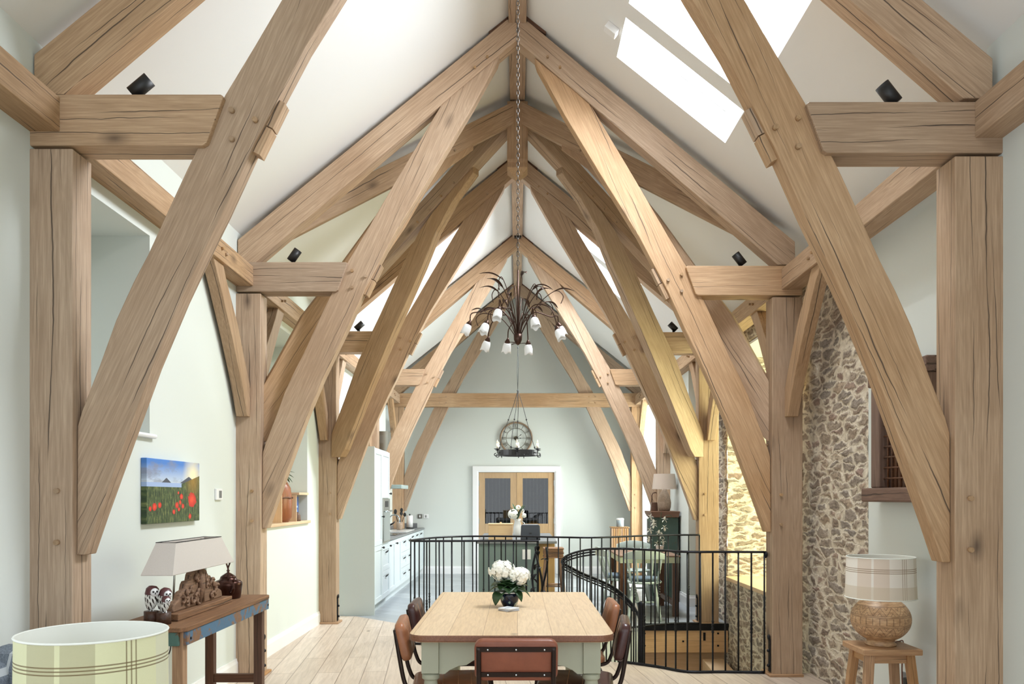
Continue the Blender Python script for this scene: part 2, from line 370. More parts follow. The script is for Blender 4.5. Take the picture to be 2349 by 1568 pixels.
        if subd:
            b = o.modifiers.new('sub', 'SUBSURF'); b.levels = subd; b.render_levels = subd
        return o
WM = {}
def wm(o): return WM.get(o.name, o.matrix_basis)
def thing(name, label, cat, loc=(0, 0, 0), group=None):
    o = bpy.data.objects.new(name, None); COL.objects.link(o); o.location = loc
    o.empty_display_size = 0.05
    WM[o.name] = Matrix.Translation(Vector(loc))
    return tag(o, label, cat, group)
def tag(o, label, cat, group=None):
    o['label'] = label; o['category'] = cat
    if group: o['group'] = group
    return o
def struct(o): o['kind'] = 'structure'; return o
def kids(o): return [c for c in bpy.data.objects if c.parent == o]
def dup(root, loc=None, rotz=0.0, label=None, group=None):
    m = {}
    def cp(o, par):
        c = o.copy(); COL.objects.link(c)
        if par is not None: c.parent = par
        WM[c.name] = WM.get(o.name, Matrix())
        for k in KIDS(o): cp(k, c)
        return c
    r = cp(root, None)
    if loc is not None: r.location = loc
    r.rotation_euler = (0, 0, rotz)
    if label: r['label'] = label
    if group: r['group'] = group
    return r
def KIDS(o): return [c for c in list(bpy.data.objects) if c.parent is o or c.parent == o]
def circ(c, r, n=24, a0=0, a1=2*math.pi, z=0):
    return [Vector((c[0]+r*math.cos(a0+(a1-a0)*i/(n if a1-a0 > 6.28 else n-1)), c[1]+r*math.sin(a0+(a1-a0)*i/(n if a1-a0 > 6.28 else n-1)), z)) for i in range(n)]
def smooth_path(pts, n=8):
    pts = [Vector(p) for p in pts]; out = []
    for i in range(len(pts)-1):
        p0 = pts[max(i-1, 0)]; p1 = pts[i]; p2 = pts[i+1]; p3 = pts[min(i+2, len(pts)-1)]
        for k in range(n):
            t = k/n; out.append(0.5*((2*p1)+(-p0+p2)*t+(2*p0-5*p1+4*p2-p3)*t*t+(-p0+3*p1-3*p2+p3)*t**3))
    out.append(pts[-1]); return out
# ================================================================= THE ROOM
XL, XR, XS = -2.28, 2.27, 2.42          # left wall, right wall near the camera, right stone wall
YE = 15.3; ZW = 3.61; ZR = 5.42; SL = (ZR-ZW)/2.28; TH = 0.5
def wall_cells(name, x0, x1, ys, zs, holes, m, sub=None):
    """wall slab between x0 and x1 with rectangular openings (y0, y1, z0, z1)"""
    yc = sorted(set(ys+[h[i] for h in holes for i in (0, 1)])); zc = sorted(set(zs+[h[i] for h in holes for i in (2, 3)]))
    b = MB()
    for i in range(len(yc)-1):
        col = []
        for j in range(len(zc)-1):
            cy = (yc[i]+yc[i+1])/2; cz = (zc[j]+zc[j+1])/2
            if any(h[0] < cy < h[1] and h[2] < cz < h[3] for h in holes): continue
            if col and abs(col[-1][1]-zc[j]) < 1e-6: col[-1][1] = zc[j+1]
            else: col.append([zc[j], zc[j+1]])
        for a, c in col: b.box(x0, x1, yc[i], yc[i+1], a, c)
    return struct(b.build(name, m, O=(0, 0, 0)))
LH = [(-1.2, 2.6, 0.9, 3.05), (4.0, 5.0, 1.84, 3.07), (6.95, 8.75, 1.20, 3.08), (9.75, 11.3, 1.84, 3.08), (13.95, 14.45, 1.84, 3.06)]  # first opening: unseen window beside the camera, added to let daylight in
wall_cells('wall_left', XL-TH, XL, [-2.5, YE], [-2.8, ZW+0.02], LH, 'wall')
wall_cells('wall_right', XR, XR+0.6, [-2.5, 3.9], [-0.3, ZW+0.02], [(-1.6, 2.4, 0.1, 3.0)], 'wall')
wall_cells('wall_right_plaster', XS, XS+TH, [3.9, 5.56], [-0.3, ZW+0.2], [], 'wall')
RH = (6.86, 9.3, 0.53, 3.09)
wall_cells('wall_right_far', XR, XR+TH, [10.7, YE], [-0.3, ZW+0.02], [(12.75, 14.62, 0.06, 3.05)], 'wall')
# the stone wall: displaced rubble face, worked out on a grid
def stone_wall():
    b = MB(); X0 = XS; D = 0.9
    def bumpy(p, nrm):
        q = Vector((p.x*5, p.y*5, p.z*11)); a = noise.noise(q)*0.016+noise.noise(p*22)*0.007
        return p+nrm*a
    def grid(O, U, V, nu, nv, nrm, skip=None):
        O = Vector(O); U = Vector(U); V = Vector(V); nrm = Vector(nrm); vs = []; fs = []
        for i in range(nu+1):
            for j in range(nv+1):
                p = O+U*i/nu+V*j/nv; vs.append(bumpy(p, nrm))
        for i in range(nu):
            for j in range(nv):
                if skip and skip(O+U*(i+.5)/nu+V*(j+.5)/nv): continue
                a = i*(nv+1)+j; fs.append((a, a+1, a+nv+2, a+nv+1))
        b._add(vs, fs, True)
    y0, y1, z0, z1 = 5.56, 10.7, -2.8, 3.75
    st = 0.03
    grid((X0, y0, z0), (0, y1-y0, 0), (0, 0, z1-z0), int((y1-y0)/st), int((z1-z0)/st), (-1, 0, 0), lambda p: RH[0] < p.y < RH[1] and RH[2] < p.z < RH[3])
    # reveals of the window
    grid((X0, RH[1], RH[2]), (D, 0, 0), (0, 0, RH[3]-RH[2]), 30, 85, (0, -1, 0))
    grid((X0, RH[0], RH[2]), (D, 0, 0), (0, 0, RH[3]-RH[2]), 30, 85, (0, 1, 0))
    b.box(X0, X0+D, RH[0], RH[1], RH[3], RH[3]+0.05)
    b.box(X0+D, X0+D+.02, y0, RH[0], z0, z1); b.box(X0+D, X0+D+.02, RH[1], y1, z0, z1)
    b.box(X0+D, X0+D+.02, RH[0], RH[1], z0, RH[2]); b.box(X0+D, X0+D+.02, RH[0], RH[1], RH[3], z1)
    struct(b.build('wall_right_stone', 'stone', O=(0, 0, 0)))
    # soffit plaster and timber window board
    s = MB(); s.box(X0+0.03, X0+D, RH[0]+.02, RH[1]-.02, RH[3]-0.03, RH[3]-0.005); struct(s.build('trim_window_head', 'ceil'))
    s = MB(); s.box(X0-0.035, X0+D, RH[0]-.01, RH[1]+.005, RH[2]-0.03, RH[2]+0.012); struct(s.build('trim_window_sill', 'palewood', bevel=0.006, axis=(0, 1, 0)))
stone_wall()
# end wall with the door opening, and its gable
DX0, DX1, DZ = -0.78, 0.745, 1.97
b = MB()
b.prism([(XL-TH, -0.3), (DX0, -0.3), (DX0, DZ), (DX1, DZ), (DX1, -0.3), (XS+TH, -0.3), (XS+TH, ZW-.1), (0, ZR+0.3), (XL-TH, ZW-.1)], (0, YE, 0), (1, 0, 0), (0, 0, 1), (0, 1, 0), 0, 0.25)
struct(b.build('wall_end', 'wall', O=(0, YE, 0)))
# sloping ceilings, the right one with its roof window openings
def ceiling(side, name, holes, y0=-2.5):
    b = MB(); xs = sorted(set([0, 2.95]+[h[i] for h in holes for i in (0, 1)])); ys = sorted(set([y0, YE+.25]+[h[i] for h in holes for i in (2, 3)]))
    zf = lambda x: ZR-SL*x
    for i in range(len(xs)-1):
        for j in range(len(ys)-1):
            cx = (xs[i]+xs[i+1])/2; cy = (ys[j]+ys[j+1])/2
            if any(h[0] < cx < h[1] and h[2] < cy < h[3] for h in holes): continue
            poly = [(xs[i], zf(xs[i])), (xs[i+1], zf(xs[i+1])), (xs[i+1], zf(xs[i+1])+0.3), (xs[i], zf(xs[i])+0.3)]
            b.prism(poly, (0, 0, 0), (side, 0, 0), (0, 0, 1), (0, 1, 0), ys[j], ys[j+1])
    return struct(b.build(name, 'ceil', O=(0, 0, 0)))
SKY = [(0.76, 1.59, 5.66, 6.17), (0.76, 1.60, 4.2, 5.50), (0.76, 1.58, 9.85, 10.55), (0.76, 1.58, 10.72, 11.4)]
ceiling(-1, 'ceiling_left', [(0.9, 1.7, 3.9, 4.6)] if False else [])
ceiling(1, 'ceiling_right', SKY)
def rooflight(k, x0, x1, y0, y1):
    zf = lambda x: ZR-SL*x
    b = MB(); n = Vector((SL, 0, 1)).normalized(); u = Vector((1, 0, -SL)).normalized(); L = math.hypot(x1-x0, SL*(x1-x0)); Wd = y1-y0
    O = Vector((x0, y0, zf(x0)))+n*0.19
    w = 0.055
    for (a0, a1, c0, c1) in ((0, L, 0, w), (0, L, Wd-w, Wd), (0, w, w, Wd-w), (L-w, L, w, Wd-w)):
        b.prism([(a0, c0), (a1, c0), (a1, c1), (a0, c1)], O, u, (0, 1, 0), n, 0, 0.07)
    fr = struct(b.build('window_%d' % k, 'white', O=O, bevel=0.004))
    g = MB(); g.prism([(w, w), (L-w, w), (L-w, Wd-w), (w, Wd-w)], O, u, (0, 1, 0), n, 0.03, 0.036); g.build('glass_pane', 'glass', fr)
for i, s in enumerate(SKY): rooflight(i+1, *s)
# casements in the wall openings
def casement(k, x, y0, y1, z0, z1, sill=None):
    b = MB(); w = 0.06
    for (a0, a1, c0, c1) in ((y0, y1, z0, z0+w), (y0, y1, z1-w, z1), (y0, y0+w, z0+w, z1-w), (y1-w, y1, z0+w, z1-w), ((y0+y1)/2-w/2, (y0+y1)/2+w/2, z0+w, z1-w)):
        b.box(x-0.03, x+0.03, a0, a1, c0, c1)
    fr = struct(b.build('window_%d' % k, 'white', bevel=0.004))
    g = MB(); g.box(x-.003, x+.003, y0+w, y1-w, z0+w, z1-w); g.build('glass_pane', 'glass', fr)
    if sill:
        s = MB(); s.box(*sill); struct(s.build('trim_sill_%d' % k, 'white' if k != 7 else 'palewood', bevel=0.012, axis=(0, 1, 0)))
for h in LH[1:3]:      # unseen plaster backs, added to keep outside light out of the two niches
    b = MB(); b.box(XL-TH-.05, XL-TH+.02, h[0]-.05, h[1]+.05, h[2]-.05, h[3]+.05); struct(b.build('wall_left_niche_light_block', 'wall', O=(0, 0, 0)))
b = MB(); h = LH[1]; b.box(XL-TH+.02, XL+.035, h[0], h[1]+.04, h[2]-.026, h[2]+.002); struct(b.build('trim_sill_1', 'white', bevel=.012))
b = MB(); h = LH[2]; b.box(XL-TH+.02, XL+.03, h[0]-.04, h[1]+.04, h[2]-.028, h[2]+.002); struct(b.build('trim_sill_2', 'palewood', bevel=.006, axis=(0, 1, 0)))
for i, h in enumerate(LH):
    if i in (1, 2): continue
    casement(5+i, XL-TH+0.05, *h, sill=(XL-TH+.08, XL+(0.035 if i != 4 else .02), h[0]-(.05 if i else 0), h[1]+.05, h[2]-.028, h[2]+.002) if i in (0, 1, 2, 3, 4) else None)
casement(10, XS+0.86, RH[0], RH[1], RH[2]+.01, RH[3]-.03)
casement(11, XR+TH-.06, 12.75, 14.62, 0.06, 3.05)
casement(12, XR+.5, -1.6, 2.4, 0.1, 3.0)
# floors with the stair opening
def slab(name, poly, z0, z1, m, O=(0, 0, 0)):
    b = MB(); b.prism(poly, (0, 0, 0), (1, 0, 0), (0, 1, 0), (0, 0, 1), z0, z1); return struct(b.build(name, m, O=O))
HOLE = [(2.42, 6.66), (1.4, 6.66), (1.23, 6.84), (.93, 7.06), (.62, 7.25), (.55, 7.7), (.62, 8.3), (.9, 8.8), (1.38, 9.1), (1.45, 9.25), (2.42, 9.25)]
fb = MB(); up = ((1, 0, 0), (0, 1, 0), (0, 0, 1))
fb.prism([(-2.8, -2.5), (2.9, -2.5), (2.9, 6.66), (-2.8, 6.66)], (0, 0, 0), *up, -0.06, 0)
fb.prism([(-2.8, 6.66), (1.4, 6.66), (1.23, 6.84), (.93, 7.06), (.62, 7.25), (.55, 7.7), (.62, 8.3), (.9, 8.8), (.6, 8.62), (-.6, 8.62), (-1.15, 8.95), (-1.41, 9.31), (-1.97, 9.83), (-2.8, 9.95)], (0, 0, 0), *up, -0.06, 0)
struct(fb.build('floor', 'floor', O=(0, 0, 0)))
slab('floor_tiled', [(-2.8, 9.95), (-1.97, 9.83), (-1.41, 9.31), (-1.15, 8.95), (-.6, 8.62), (.6, 8.62), (.9, 8.8), (1.38, 9.1), (1.45, 9.25), (2.42, 9.25), (2.42, 10.7), (2.9, 10.7), (2.9, YE), (-2.8, YE)], -0.06, 0.0, 'tile')
# stairwell: white side walls, lower floor
b = MB(); pts = HOLE[:9]
for (a, c) in zip(pts[1:], pts[2:]):
    a = Vector((*a, 0)); c = Vector((*c, 0)); d = (c-a).normalized(); n = Vector((d.y, -d.x, 0))
    b.prism([(0, -2.8), ((c-a).length, -2.8), ((c-a).length, -.06), (0, -.06)], a, d, (0, 0, 1), n, -0.06, 0)
b.box(1.4, 2.42, 6.58, 6.66, -2.8, -.06)
struct(b.build('wall_stairwell', 'wall', O=(0, 0, 0)))
slab('floor_lower', [(-.5, 5.5), (2.42, 5.5), (2.42, 11), (-.5, 11)], -2.86, -2.8, 'floor')
b = MB(); b.box(0.5, 2.42, 9.42, 9.5, -2.8, -.06); struct(b.build('wall_stairwell_panelled', 'fascia', axis=(1, 0, 0)))
# skirtings
def skirt(name, p0, p1, n, h=.145):
    b = MB(); p0 = Vector(p0); p1 = Vector(p1); d = (p1-p0).normalized()
    b.prism([(0, 0), (.018, 0), (.018, h-.035), (.011, h-.015), (.009, h), (0, h)], p0, Vector(n), (0, 0, 1), d, 0, (p1-p0).length)
    return struct(b.build(name, 'white', O=p0))
skirt('baseboard_left', (XL, -1, 0), (XL, 9.88, 0), (1, 0, 0))
skirt('baseboard_end', (XL, YE, 0), (DX0-.08, YE, 0), (0, -1, 0)); skirt('baseboard_end_right', (DX1+.08, YE, 0), (XR, YE, 0), (0, -1, 0))
skirt('baseboard_right', (XR, 10.7, 0), (XR, 12.7, 0), (-1, 0, 0)); skirt('baseboard_right_return', (XR, 10.7, 0), (XS, 10.7, 0), (0, -1, 0))
skirt('baseboard_right_near', (XR, -1, 0), (XR, 3.9, 0), (-1, 0, 0)); skirt('baseboard_right_recess', (XS, 3.9, 0), (XS, 5.56, 0), (-1, 0, 0))
# lawn and hedge outside the windows on the right, a screen of trees
b = MB(); b.box(3.4, 30, -8, 30, -0.9, -0.8)  # unseen lawn, added to bounce yellow-green light indoors
MT['grass'] = plain('bounce_lawn_grass', (128, 148, 60), 0.9, var=0.3, scale=3)
MT['hedge'] = plain('hedge_leaves', (96, 128, 60), 0.8, var=0.4, scale=6)
struct(b.build('ground_bounce_lawn', 'grass', O=(6, 5, 0)))
hv = MB()
for i in range(160):
    y = random.uniform(2, 17); z = random.uniform(-.8, 1.9); x = random.uniform(7.5, 8.6)
    a = random.uniform(0, 6.28); bb = random.uniform(-1, 1); s_ = random.uniform(.3, .55)
    hv.ball((x, y, z), s_, 6, 1, 1.2, .8)
h_ = hv.build('hedge', 'hedge'); tag(h_, 'green garden hedge outside the window in the rubble wall', 'hedge'); h_['kind'] = 'stuff'

# ================================================================= THE OAK FRAME
DS = [3.77, 6.53, 9.25, 11.98, 14.7]
s2 = 6.53/F; sb = 6.565/F
def mp(pts, s): return [(-(x-VX)*s, HC+(VY-y)*s) for x, y in pts]      # -> (distance from centre, height), one half
BR = mp([(601, 1211), (602, 1040), (608, 1019), (631, 960), (653, 899), (676, 849), (696, 811), (722, 754), (748, 698), (767, 660), (798, 600), (838, 534), (906, 418), (1018, 231), (1147, 124), (1141, 143), (1080, 252), (995, 392), (906, 534), (839, 660), (797, 752), (768, 811), (740, 870), (702, 960), (667, 1056), (629, 1161), (612, 1211)], sb)
RA = mp([(543, 548), (1163, 41), (1187, 41), (1187, 88), (583, 601), (543, 601)], s2)
def truss(k, D, tune, label):
    """tune: per side (kx, dz). One principal frame: posts, ties or tie beam, braces, rafters, pegs"""
    T = thing('oak_truss', label, 'roof truss', (0, D, 0), 'oak trusses along the hall')
    N = (0, 1, 0)
    for si, sd in enumerate((-1, 1)):
        kx, dz = tune[si]
        U = Vector((sd, 0, 0)); V = Vector((0, 0, 1)); O = Vector((0, 0, dz))
        tr = lambda P: [(a*kx, c) for a, c in P]
        xi = 2.08*kx; xo = 2.30 if not (sd > 0 and k in (1, 2)) else 2.31
        if sd > 0 and k == 0: xo = 2.30
        # post
        b = MB(); b.box(min(sd*xi, sd*xo), max(sd*xi, sd*xo), D, D+.17, 0.0, 3.10+dz)
        po = b.build('post', 'oak', T, bevel=.006, O=(sd*2.18, D+.085, 1.5), axis=(0, 0, 1))
        for z in (1.50, 1.26):
            q = MB(); c = Vector((sd*(xi+.07), D, z+dz)); q.tube([c+Vector((0, .01, 0)), c+Vector((0, -.018, 0))], .0125, 10); q.build('peg', 'oakpeg', po, axis=(0, 1, 0))
        if k in (1, 2):
            for z in (2.28, 2.12, 2.0, 1.88):
                q = MB(); c = Vector((sd*(xi+.0), D+.12, z)); q.tube([c, c+Vector((-sd*.02, 0, 0))], .011, 8); q.build('peg', 'oakpeg', po, axis=(1, 0, 0))
        # wrought foot bracket on the post
        if k in (1, 2):
            q = MB(); q.box(min(sd*(xi-.004), sd*(xi-.012)), max(sd*(xi-.004), sd*(xi-.012)), D+.03, D+.07, 0.03, .30)
            q.ball((sd*(xi-.014), D+.05, .31), .025, 8, .4); q.ball((sd*(xi-.016), D+.05, .2), .014, 8); q.ball((sd*(xi-.016), D+.05, .08), .014, 8)
            q.build('foot_bracket', 'iron', T)
            q = MB(); x0, x1 = sorted((sd*(xi-.03), sd*(xo))); q.box(x0, x1, D-.03, D+.2, 0, .02); q.build('foot_trim', 'honey', T, bevel=.005, axis=(1, 0, 0))
        # tie
        if k < 4:
            xt = lambda z: 0
            b = MB(); e = [(xo, 3.118), (1.51, 3.118), (1.34, 3.37-.018), (1.375, 3.355), (xo, 3.355)]
            # end cut follows the brace
            e = [(xo, 3.115), (1.475, 3.115), (1.455, 3.128), (1.375, 3.345), (1.39, 3.355), (xo, 3.355)]
            b.prism([(a*kx if a < 2.2 else a, c) for a, c in e], O, U, V, N, D+.002, D+.168)
            b.build('tie', 'oak', T, bevel=.006, O=(sd*1.8, D+.085, 3.24+dz), axis=(sd, 0, 0))
            # tenon of the tie, coming out beyond the brace, in two pieces
            dirb = Vector((-sd*0.255, 0, 0.52)).normalized(); per = Vector((-dirb.z*sd*-1, 0, dirb.x*sd))
            for (t0, t1) in ((-.01, .125), (.13, .265)):
                q = MB(); base = Vector((sd*1.235*kx, 0, 3.11+dz))
                nn = Vector((-sd, 0, -.49)).normalized()
                q.prism([(t0, -.02), (t1, -.02), (t1, .018), (t0, .018)], base+Vector((0, 0, 0)), dirb, nn, N, D+.055, D+.13)
                q.build('tenon', 'oak', T, bevel=.002, axis=dirb)
        # brace
        b = MB(); b.prism(tr(BR), O, U, V, N, D+.035, D+.14)
        if k == 4: pass
        br = b.build('brace', 'oak', T, bevel=.005, O=Vector((sd*1.5, D+.09, 2.6)), axis=(-sd*.45, 0, 1))
        for (a, c) in ((1.345, 3.29), (1.235, 3.245), (1.345, 3.155)):
            q = MB(); p = Vector((sd*a*kx, D+.04, c+dz)); q.tube([p, p+Vector((0, -.027, 0))], .0125, 10); q.build('peg', 'oakpeg', br, axis=(0, 1, 0))
        # rafter
        ra = list(RA)
        b = MB(); b.prism([(max(a, .003) if a < 1 else a, c) for a, c in tr(ra)], O*0.5, U, V, N, D+.02, D+.155)
        rr = b.build('rafter', 'oak', T, bevel=.005, O=Vector((sd*1.1, D+.09, 4.3)), axis=(-sd, 0, .83))
        for (a, c) in ((.245, 5.02), (.345, 4.935)):
            q = MB(); p = Vector((sd*a, D+.03, c)); q.tube([p, p+Vector((0, -.03, 0))], .0105, 8); q.build('peg', 'oakpeg', rr, axis=(0, 1, 0))
        q = MB(); q.prism([(.075, 5.31), (.075, 5.375), (.11, 5.35), (.235, 5.245), (.23, 5.215)], (0, 0, 0), U, V, N, D+.03, D+.13)
        q.build('apex_block', 'dark', T, bevel=.003, axis=(-sd, 0, .83))
    if k == 4:
        b = MB(); b.box(-2.28, 2.28, D-.02, D+.15, 3.10, 3.345); tb = b.build('tie_beam', 'oak', T, bevel=.006, O=(0, D+.08, 3.2), axis=(1, 0, 0))
        for x in (-1.42, -1.3, 1.3, 1.42, -2.1, 2.1):
            for z in (3.17, 3.28):
                q = MB(); p = Vector((x, D-.02, z)); q.tube([p, p+Vector((0, -.02, 0))], .011, 8); q.build('peg', 'oakpeg', tb, axis=(0, 1, 0))
    return T
truss(0, DS[0], [(1.0, -.02), (.983, -.055)], 'nearest oak truss, its rafters cut off above, with posts at both photo edges')
truss(1, DS[1], [(1, 0), (.992, -.03)], 'second oak truss from the camera, right post in front of the stone window recess')
truss(2, DS[2], [(1, 0), (1, -.01)], 'third oak truss from the camera, right post at the far edge of the stairwell')
truss(3, DS[3], [(1, 0), (1, 0)], 'fourth oak truss from the camera, standing over the kitchen, right post behind the green cabinet')
truss(4, DS[4], [(1, 0), (1, 0)], 'farthest oak truss against the end wall, with a long tie beam above the clock')
# crossing braces with the central pendant between the second and third trusses
YB = 7.9
T = thing('pendant_truss', 'crossed oak rafters and curved braces meeting at a pointed central pendant under the ridge', 'roof truss', (0, YB, 0))
b = MB(); w = .1
b.box(-w, w, YB-w, YB+w, 4.72, 5.28)
n0 = len(b.v)
vs = [(x, y, z) for z, ww in ((4.72, w), (4.69, w*.93), (4.655, w)) for x, y in ((-ww, YB-ww), (ww, YB-ww), (ww, YB+ww), (-ww, YB+ww))]
vs += [(-w, YB-w, 4.64), (w, YB-w, 4.64), (w, YB+w, 4.64), (-w, YB+w, 4.64), (0, YB-.07, 4.56), (0, YB+.07, 4.56), (0, YB, 4.53)]
q = [(0, 1, 5, 4), (1, 2, 6, 5), (2, 3, 7, 6), (3, 0, 4, 7), (4, 5, 9, 8), (5, 6, 10, 9), (6, 7, 11, 10), (7, 4, 8, 11)]
b._add(vs, q+[(12, 13, 18), (13, 14, 18), (14, 15, 18), (15, 12, 18), (8, 9, 13, 12), (9, 10, 14, 13), (10, 11, 15, 14), (11, 8, 12, 15)])
b.build('pendant', 'oak', T, bevel=.004, axis=(0, 0, 1))
DB = [(1.0, 1.91), (1.0, 2.17), (.99, 2.218), (.9185, 2.547), (.83, 2.983), (.703, 3.443), (.568, 3.955), (.48, 4.258), (.408, 4.426), (.2, 4.80), (.2, 4.72), (.3, 4.50), (.3925, 4.218), (.4687, 3.873), (.5636, 3.498), (.6616, 3.105), (.7873, 2.574), (.9185, 1.991), (.945, 1.909)]
for sd in (-1, 1):
    for (yt, off) in ((9.33, 1), (6.6, -1)):
        d = Vector((sd*2.2, yt-YB, 0)); L = d.length; d.normalize(); nn = Vector((-d.y, d.x, 0))
        f = .955 if off > 0 else 1.0
        b = MB(); b.prism([(t*L*f, z) for t, z in DB], (0, YB, 0), d, (0, 0, 1), nn, -.05, .05)
        br = b.build('brace', 'oak', T, bevel=.005, O=Vector((0, YB, 0))+d*L*.7+Vector((0, 0, 3.2)), axis=d*-.6+Vector((0, 0, 1)))
        b = MB(); b.prism([(.05, 5.30), (.05, 5.08), (L*.97, 3.43), (L*.97, 3.65)], (0, YB, 0), d, (0, 0, 1), nn, -.065, .065)
        ra = b.build('rafter', 'oak', T, bevel=.005, O=Vector((0, YB, 0))+d*L*.5+Vector((0, 0, 4.4)), axis=d-Vector((0, 0, .68)))
        ns = nn if nn.y < 0 else -nn
        for t in (.28, .34, .40, .46):
            p = Vector((0, YB, 0))+d*L*t+Vector((0, 0, 5.15-1.74*t))+ns*.06
            q = MB(); q.tube([p, p+ns*.025], .0105, 8); q.build('peg', 'oakpeg', ra, axis=ns)
# wall plates with their knee braces, bay by bay
names = ['nearest the camera', 'between the first and second trusses', 'between the second and third trusses', 'between the third and fourth trusses', 'between the fourth and farthest trusses']
bays = [(-2.4, 3.775), (3.94, 6.535), (6.70, 9.255), (9.42, 11.985), (12.15, 14.70)]
for sd in (-1, 1):
    for i, (y0, y1) in enumerate(bays):
        xi = 2.14; xo = 2.30
        zb, zt = (3.16, 3.32) if sd < 0 else (3.13, 3.30)
        T = thing('wall_plate', 'oak plate beam high on the %s wall, %s' % ('left' if sd < 0 else 'right', names[i]), 'beam', (sd*2.2, (y0+y1)/2, zb), 'wall plate beams')
        b = MB(); x0, x1 = sorted((sd*xi, sd*xo)); b.box(x0, x1, y0, y1, zb, zt); b.build('beam', 'oak', T, bevel=.005, O=(sd*2.2, (y0+y1)/2, zb+.08), axis=(0, 1, 0))
        for (yy, dr) in ((y0, 1), (y1, -1)):
            if i == 0 or (i == 1 and dr == 1): continue
            prof = [(0, 2.10), (0, 2.33), (.10, 2.50), (.30, 2.80), (.52, 3.05), (.60, zb+.01), (.80, zb+.01), (.66, 3.0), (.42, 2.68), (.22, 2.38), (.07, 2.10)]
            b = MB(); xa, xb = sorted((sd*2.165, sd*2.255)); b.prism(prof, (0, yy, 0), (0, dr, 0), (0, 0, 1), (1, 0, 0), xa, xb)
            kb = b.build('knee_brace', 'oak', T, bevel=.004, O=(sd*2.2, yy+dr*.3, 2.7), axis=(0, dr*.5, 1))
            for (dy, dzz) in ((.62, .07), (.70, .09)):
                p = Vector((sd*xi, yy+dr*dy, zb+dzz)); q = MB(); q.tube([p, p-Vector((sd*.02, 0, 0))], .011, 8); q.build('peg', 'oakpeg', kb, axis=(1, 0, 0))
b = MB(); b.box(-.072, .072, -2.4, 15.29, 5.30, 5.42); tag(b.build('ridge_beam', 'oak', axis=(0, 1, 0), bevel=.004), 'long oak ridge beam running along the peak of the ceiling', 'beam')
# ================================================================= CAMERA, LIGHT
cam = bpy.data.cameras.new('camera'); co = bpy.data.objects.new('camera', cam); COL.objects.link(co)
co.location = (0, 0, HC); co.rotation_euler = (R(90), 0, 0)
cam.sensor_width = 36; cam.sensor_fit = 'HORIZONTAL'; cam.lens = F/2349*36
cam.shift_x = -(VX-1174.5)/2349; cam.shift_y = (VY-784)/2349
cam.clip_end = 200; cam.clip_start = .05
SC.camera = co
w = bpy.data.worlds.new('sky'); SC.world = w; w.use_nodes = True
bg = w.node_tree.nodes['Background']; bg.inputs[0].default_value = (0.86, 0.935, 1.0, 1); bg.inputs[1].default_value = 2.15
def area(name, loc, dirv, sx, sy, power, col=(1, 1, 1)):
    l = bpy.data.lights.new(name, 'AREA'); l.shape = 'RECTANGLE'; l.size = sx; l.size_y = sy; l.energy = power; l.color = col
    o = bpy.data.objects.new(name, l); COL.objects.link(o); o.location = loc
    d = Vector(dirv).normalized(); o.rotation_euler = d.to_track_quat('-Z', 'Y').to_euler(); o.visible_camera = False if False else True
    return o
nrm = Vector((-SL, 0, -1)).normalized()
for (x0, x1, y0, y1) in SKY:
    x = (x0+x1)/2; p = Vector((x, (y0+y1)/2, ZR-SL*x))-nrm*.36
    area('roof_window_daylight', p, nrm, y1-y0, (x1-x0)*1.27, (150 if y0 < 8 else 380)*(y1-y0), (.88, .94, 1))
area('stone_window_daylight', (XS+1.6, 7.9, 2.3), (-1, .35, -.25), 2.2, 2.6, 200, (.97, 1.0, .58))
area('far_window_daylight', (XR+.9, 13.7, 1.8), (-1, 0, -.1), 1.8, 2.9, 250, (.95, 1.0, .95))
for i, h in enumerate(LH[3:4]):
    area('side_window_daylight', (XL-TH-.4, (h[0]+h[1])/2, (h[2]+h[3])/2+.2), (1, 0, -.2), h[1]-h[0], h[3]-h[2], 45, (.92, .97, 1))
vs = SC.view_settings
SC.display_settings.display_device = 'sRGB'; vs.view_transform = 'Standard'; vs.look = 'None'; vs.exposure = 0.1; vs.gamma = 1.0; vs.use_curve_mapping = False
SC.cycles.use_denoising = True; SC.cycles.max_bounces = 7; SC.cycles.diffuse_bounces = 4; SC.cycles.glossy_bounces = 3; SC.cycles.transparent_max_bounces = 12; SC.cycles.use_adaptive_sampling = True; SC.cycles.adaptive_threshold = 0.05
SC.cycles.sample_clamp_indirect = 8.0; SC.cycles.caustics_reflective = False; SC.cycles.caustics_refractive = False
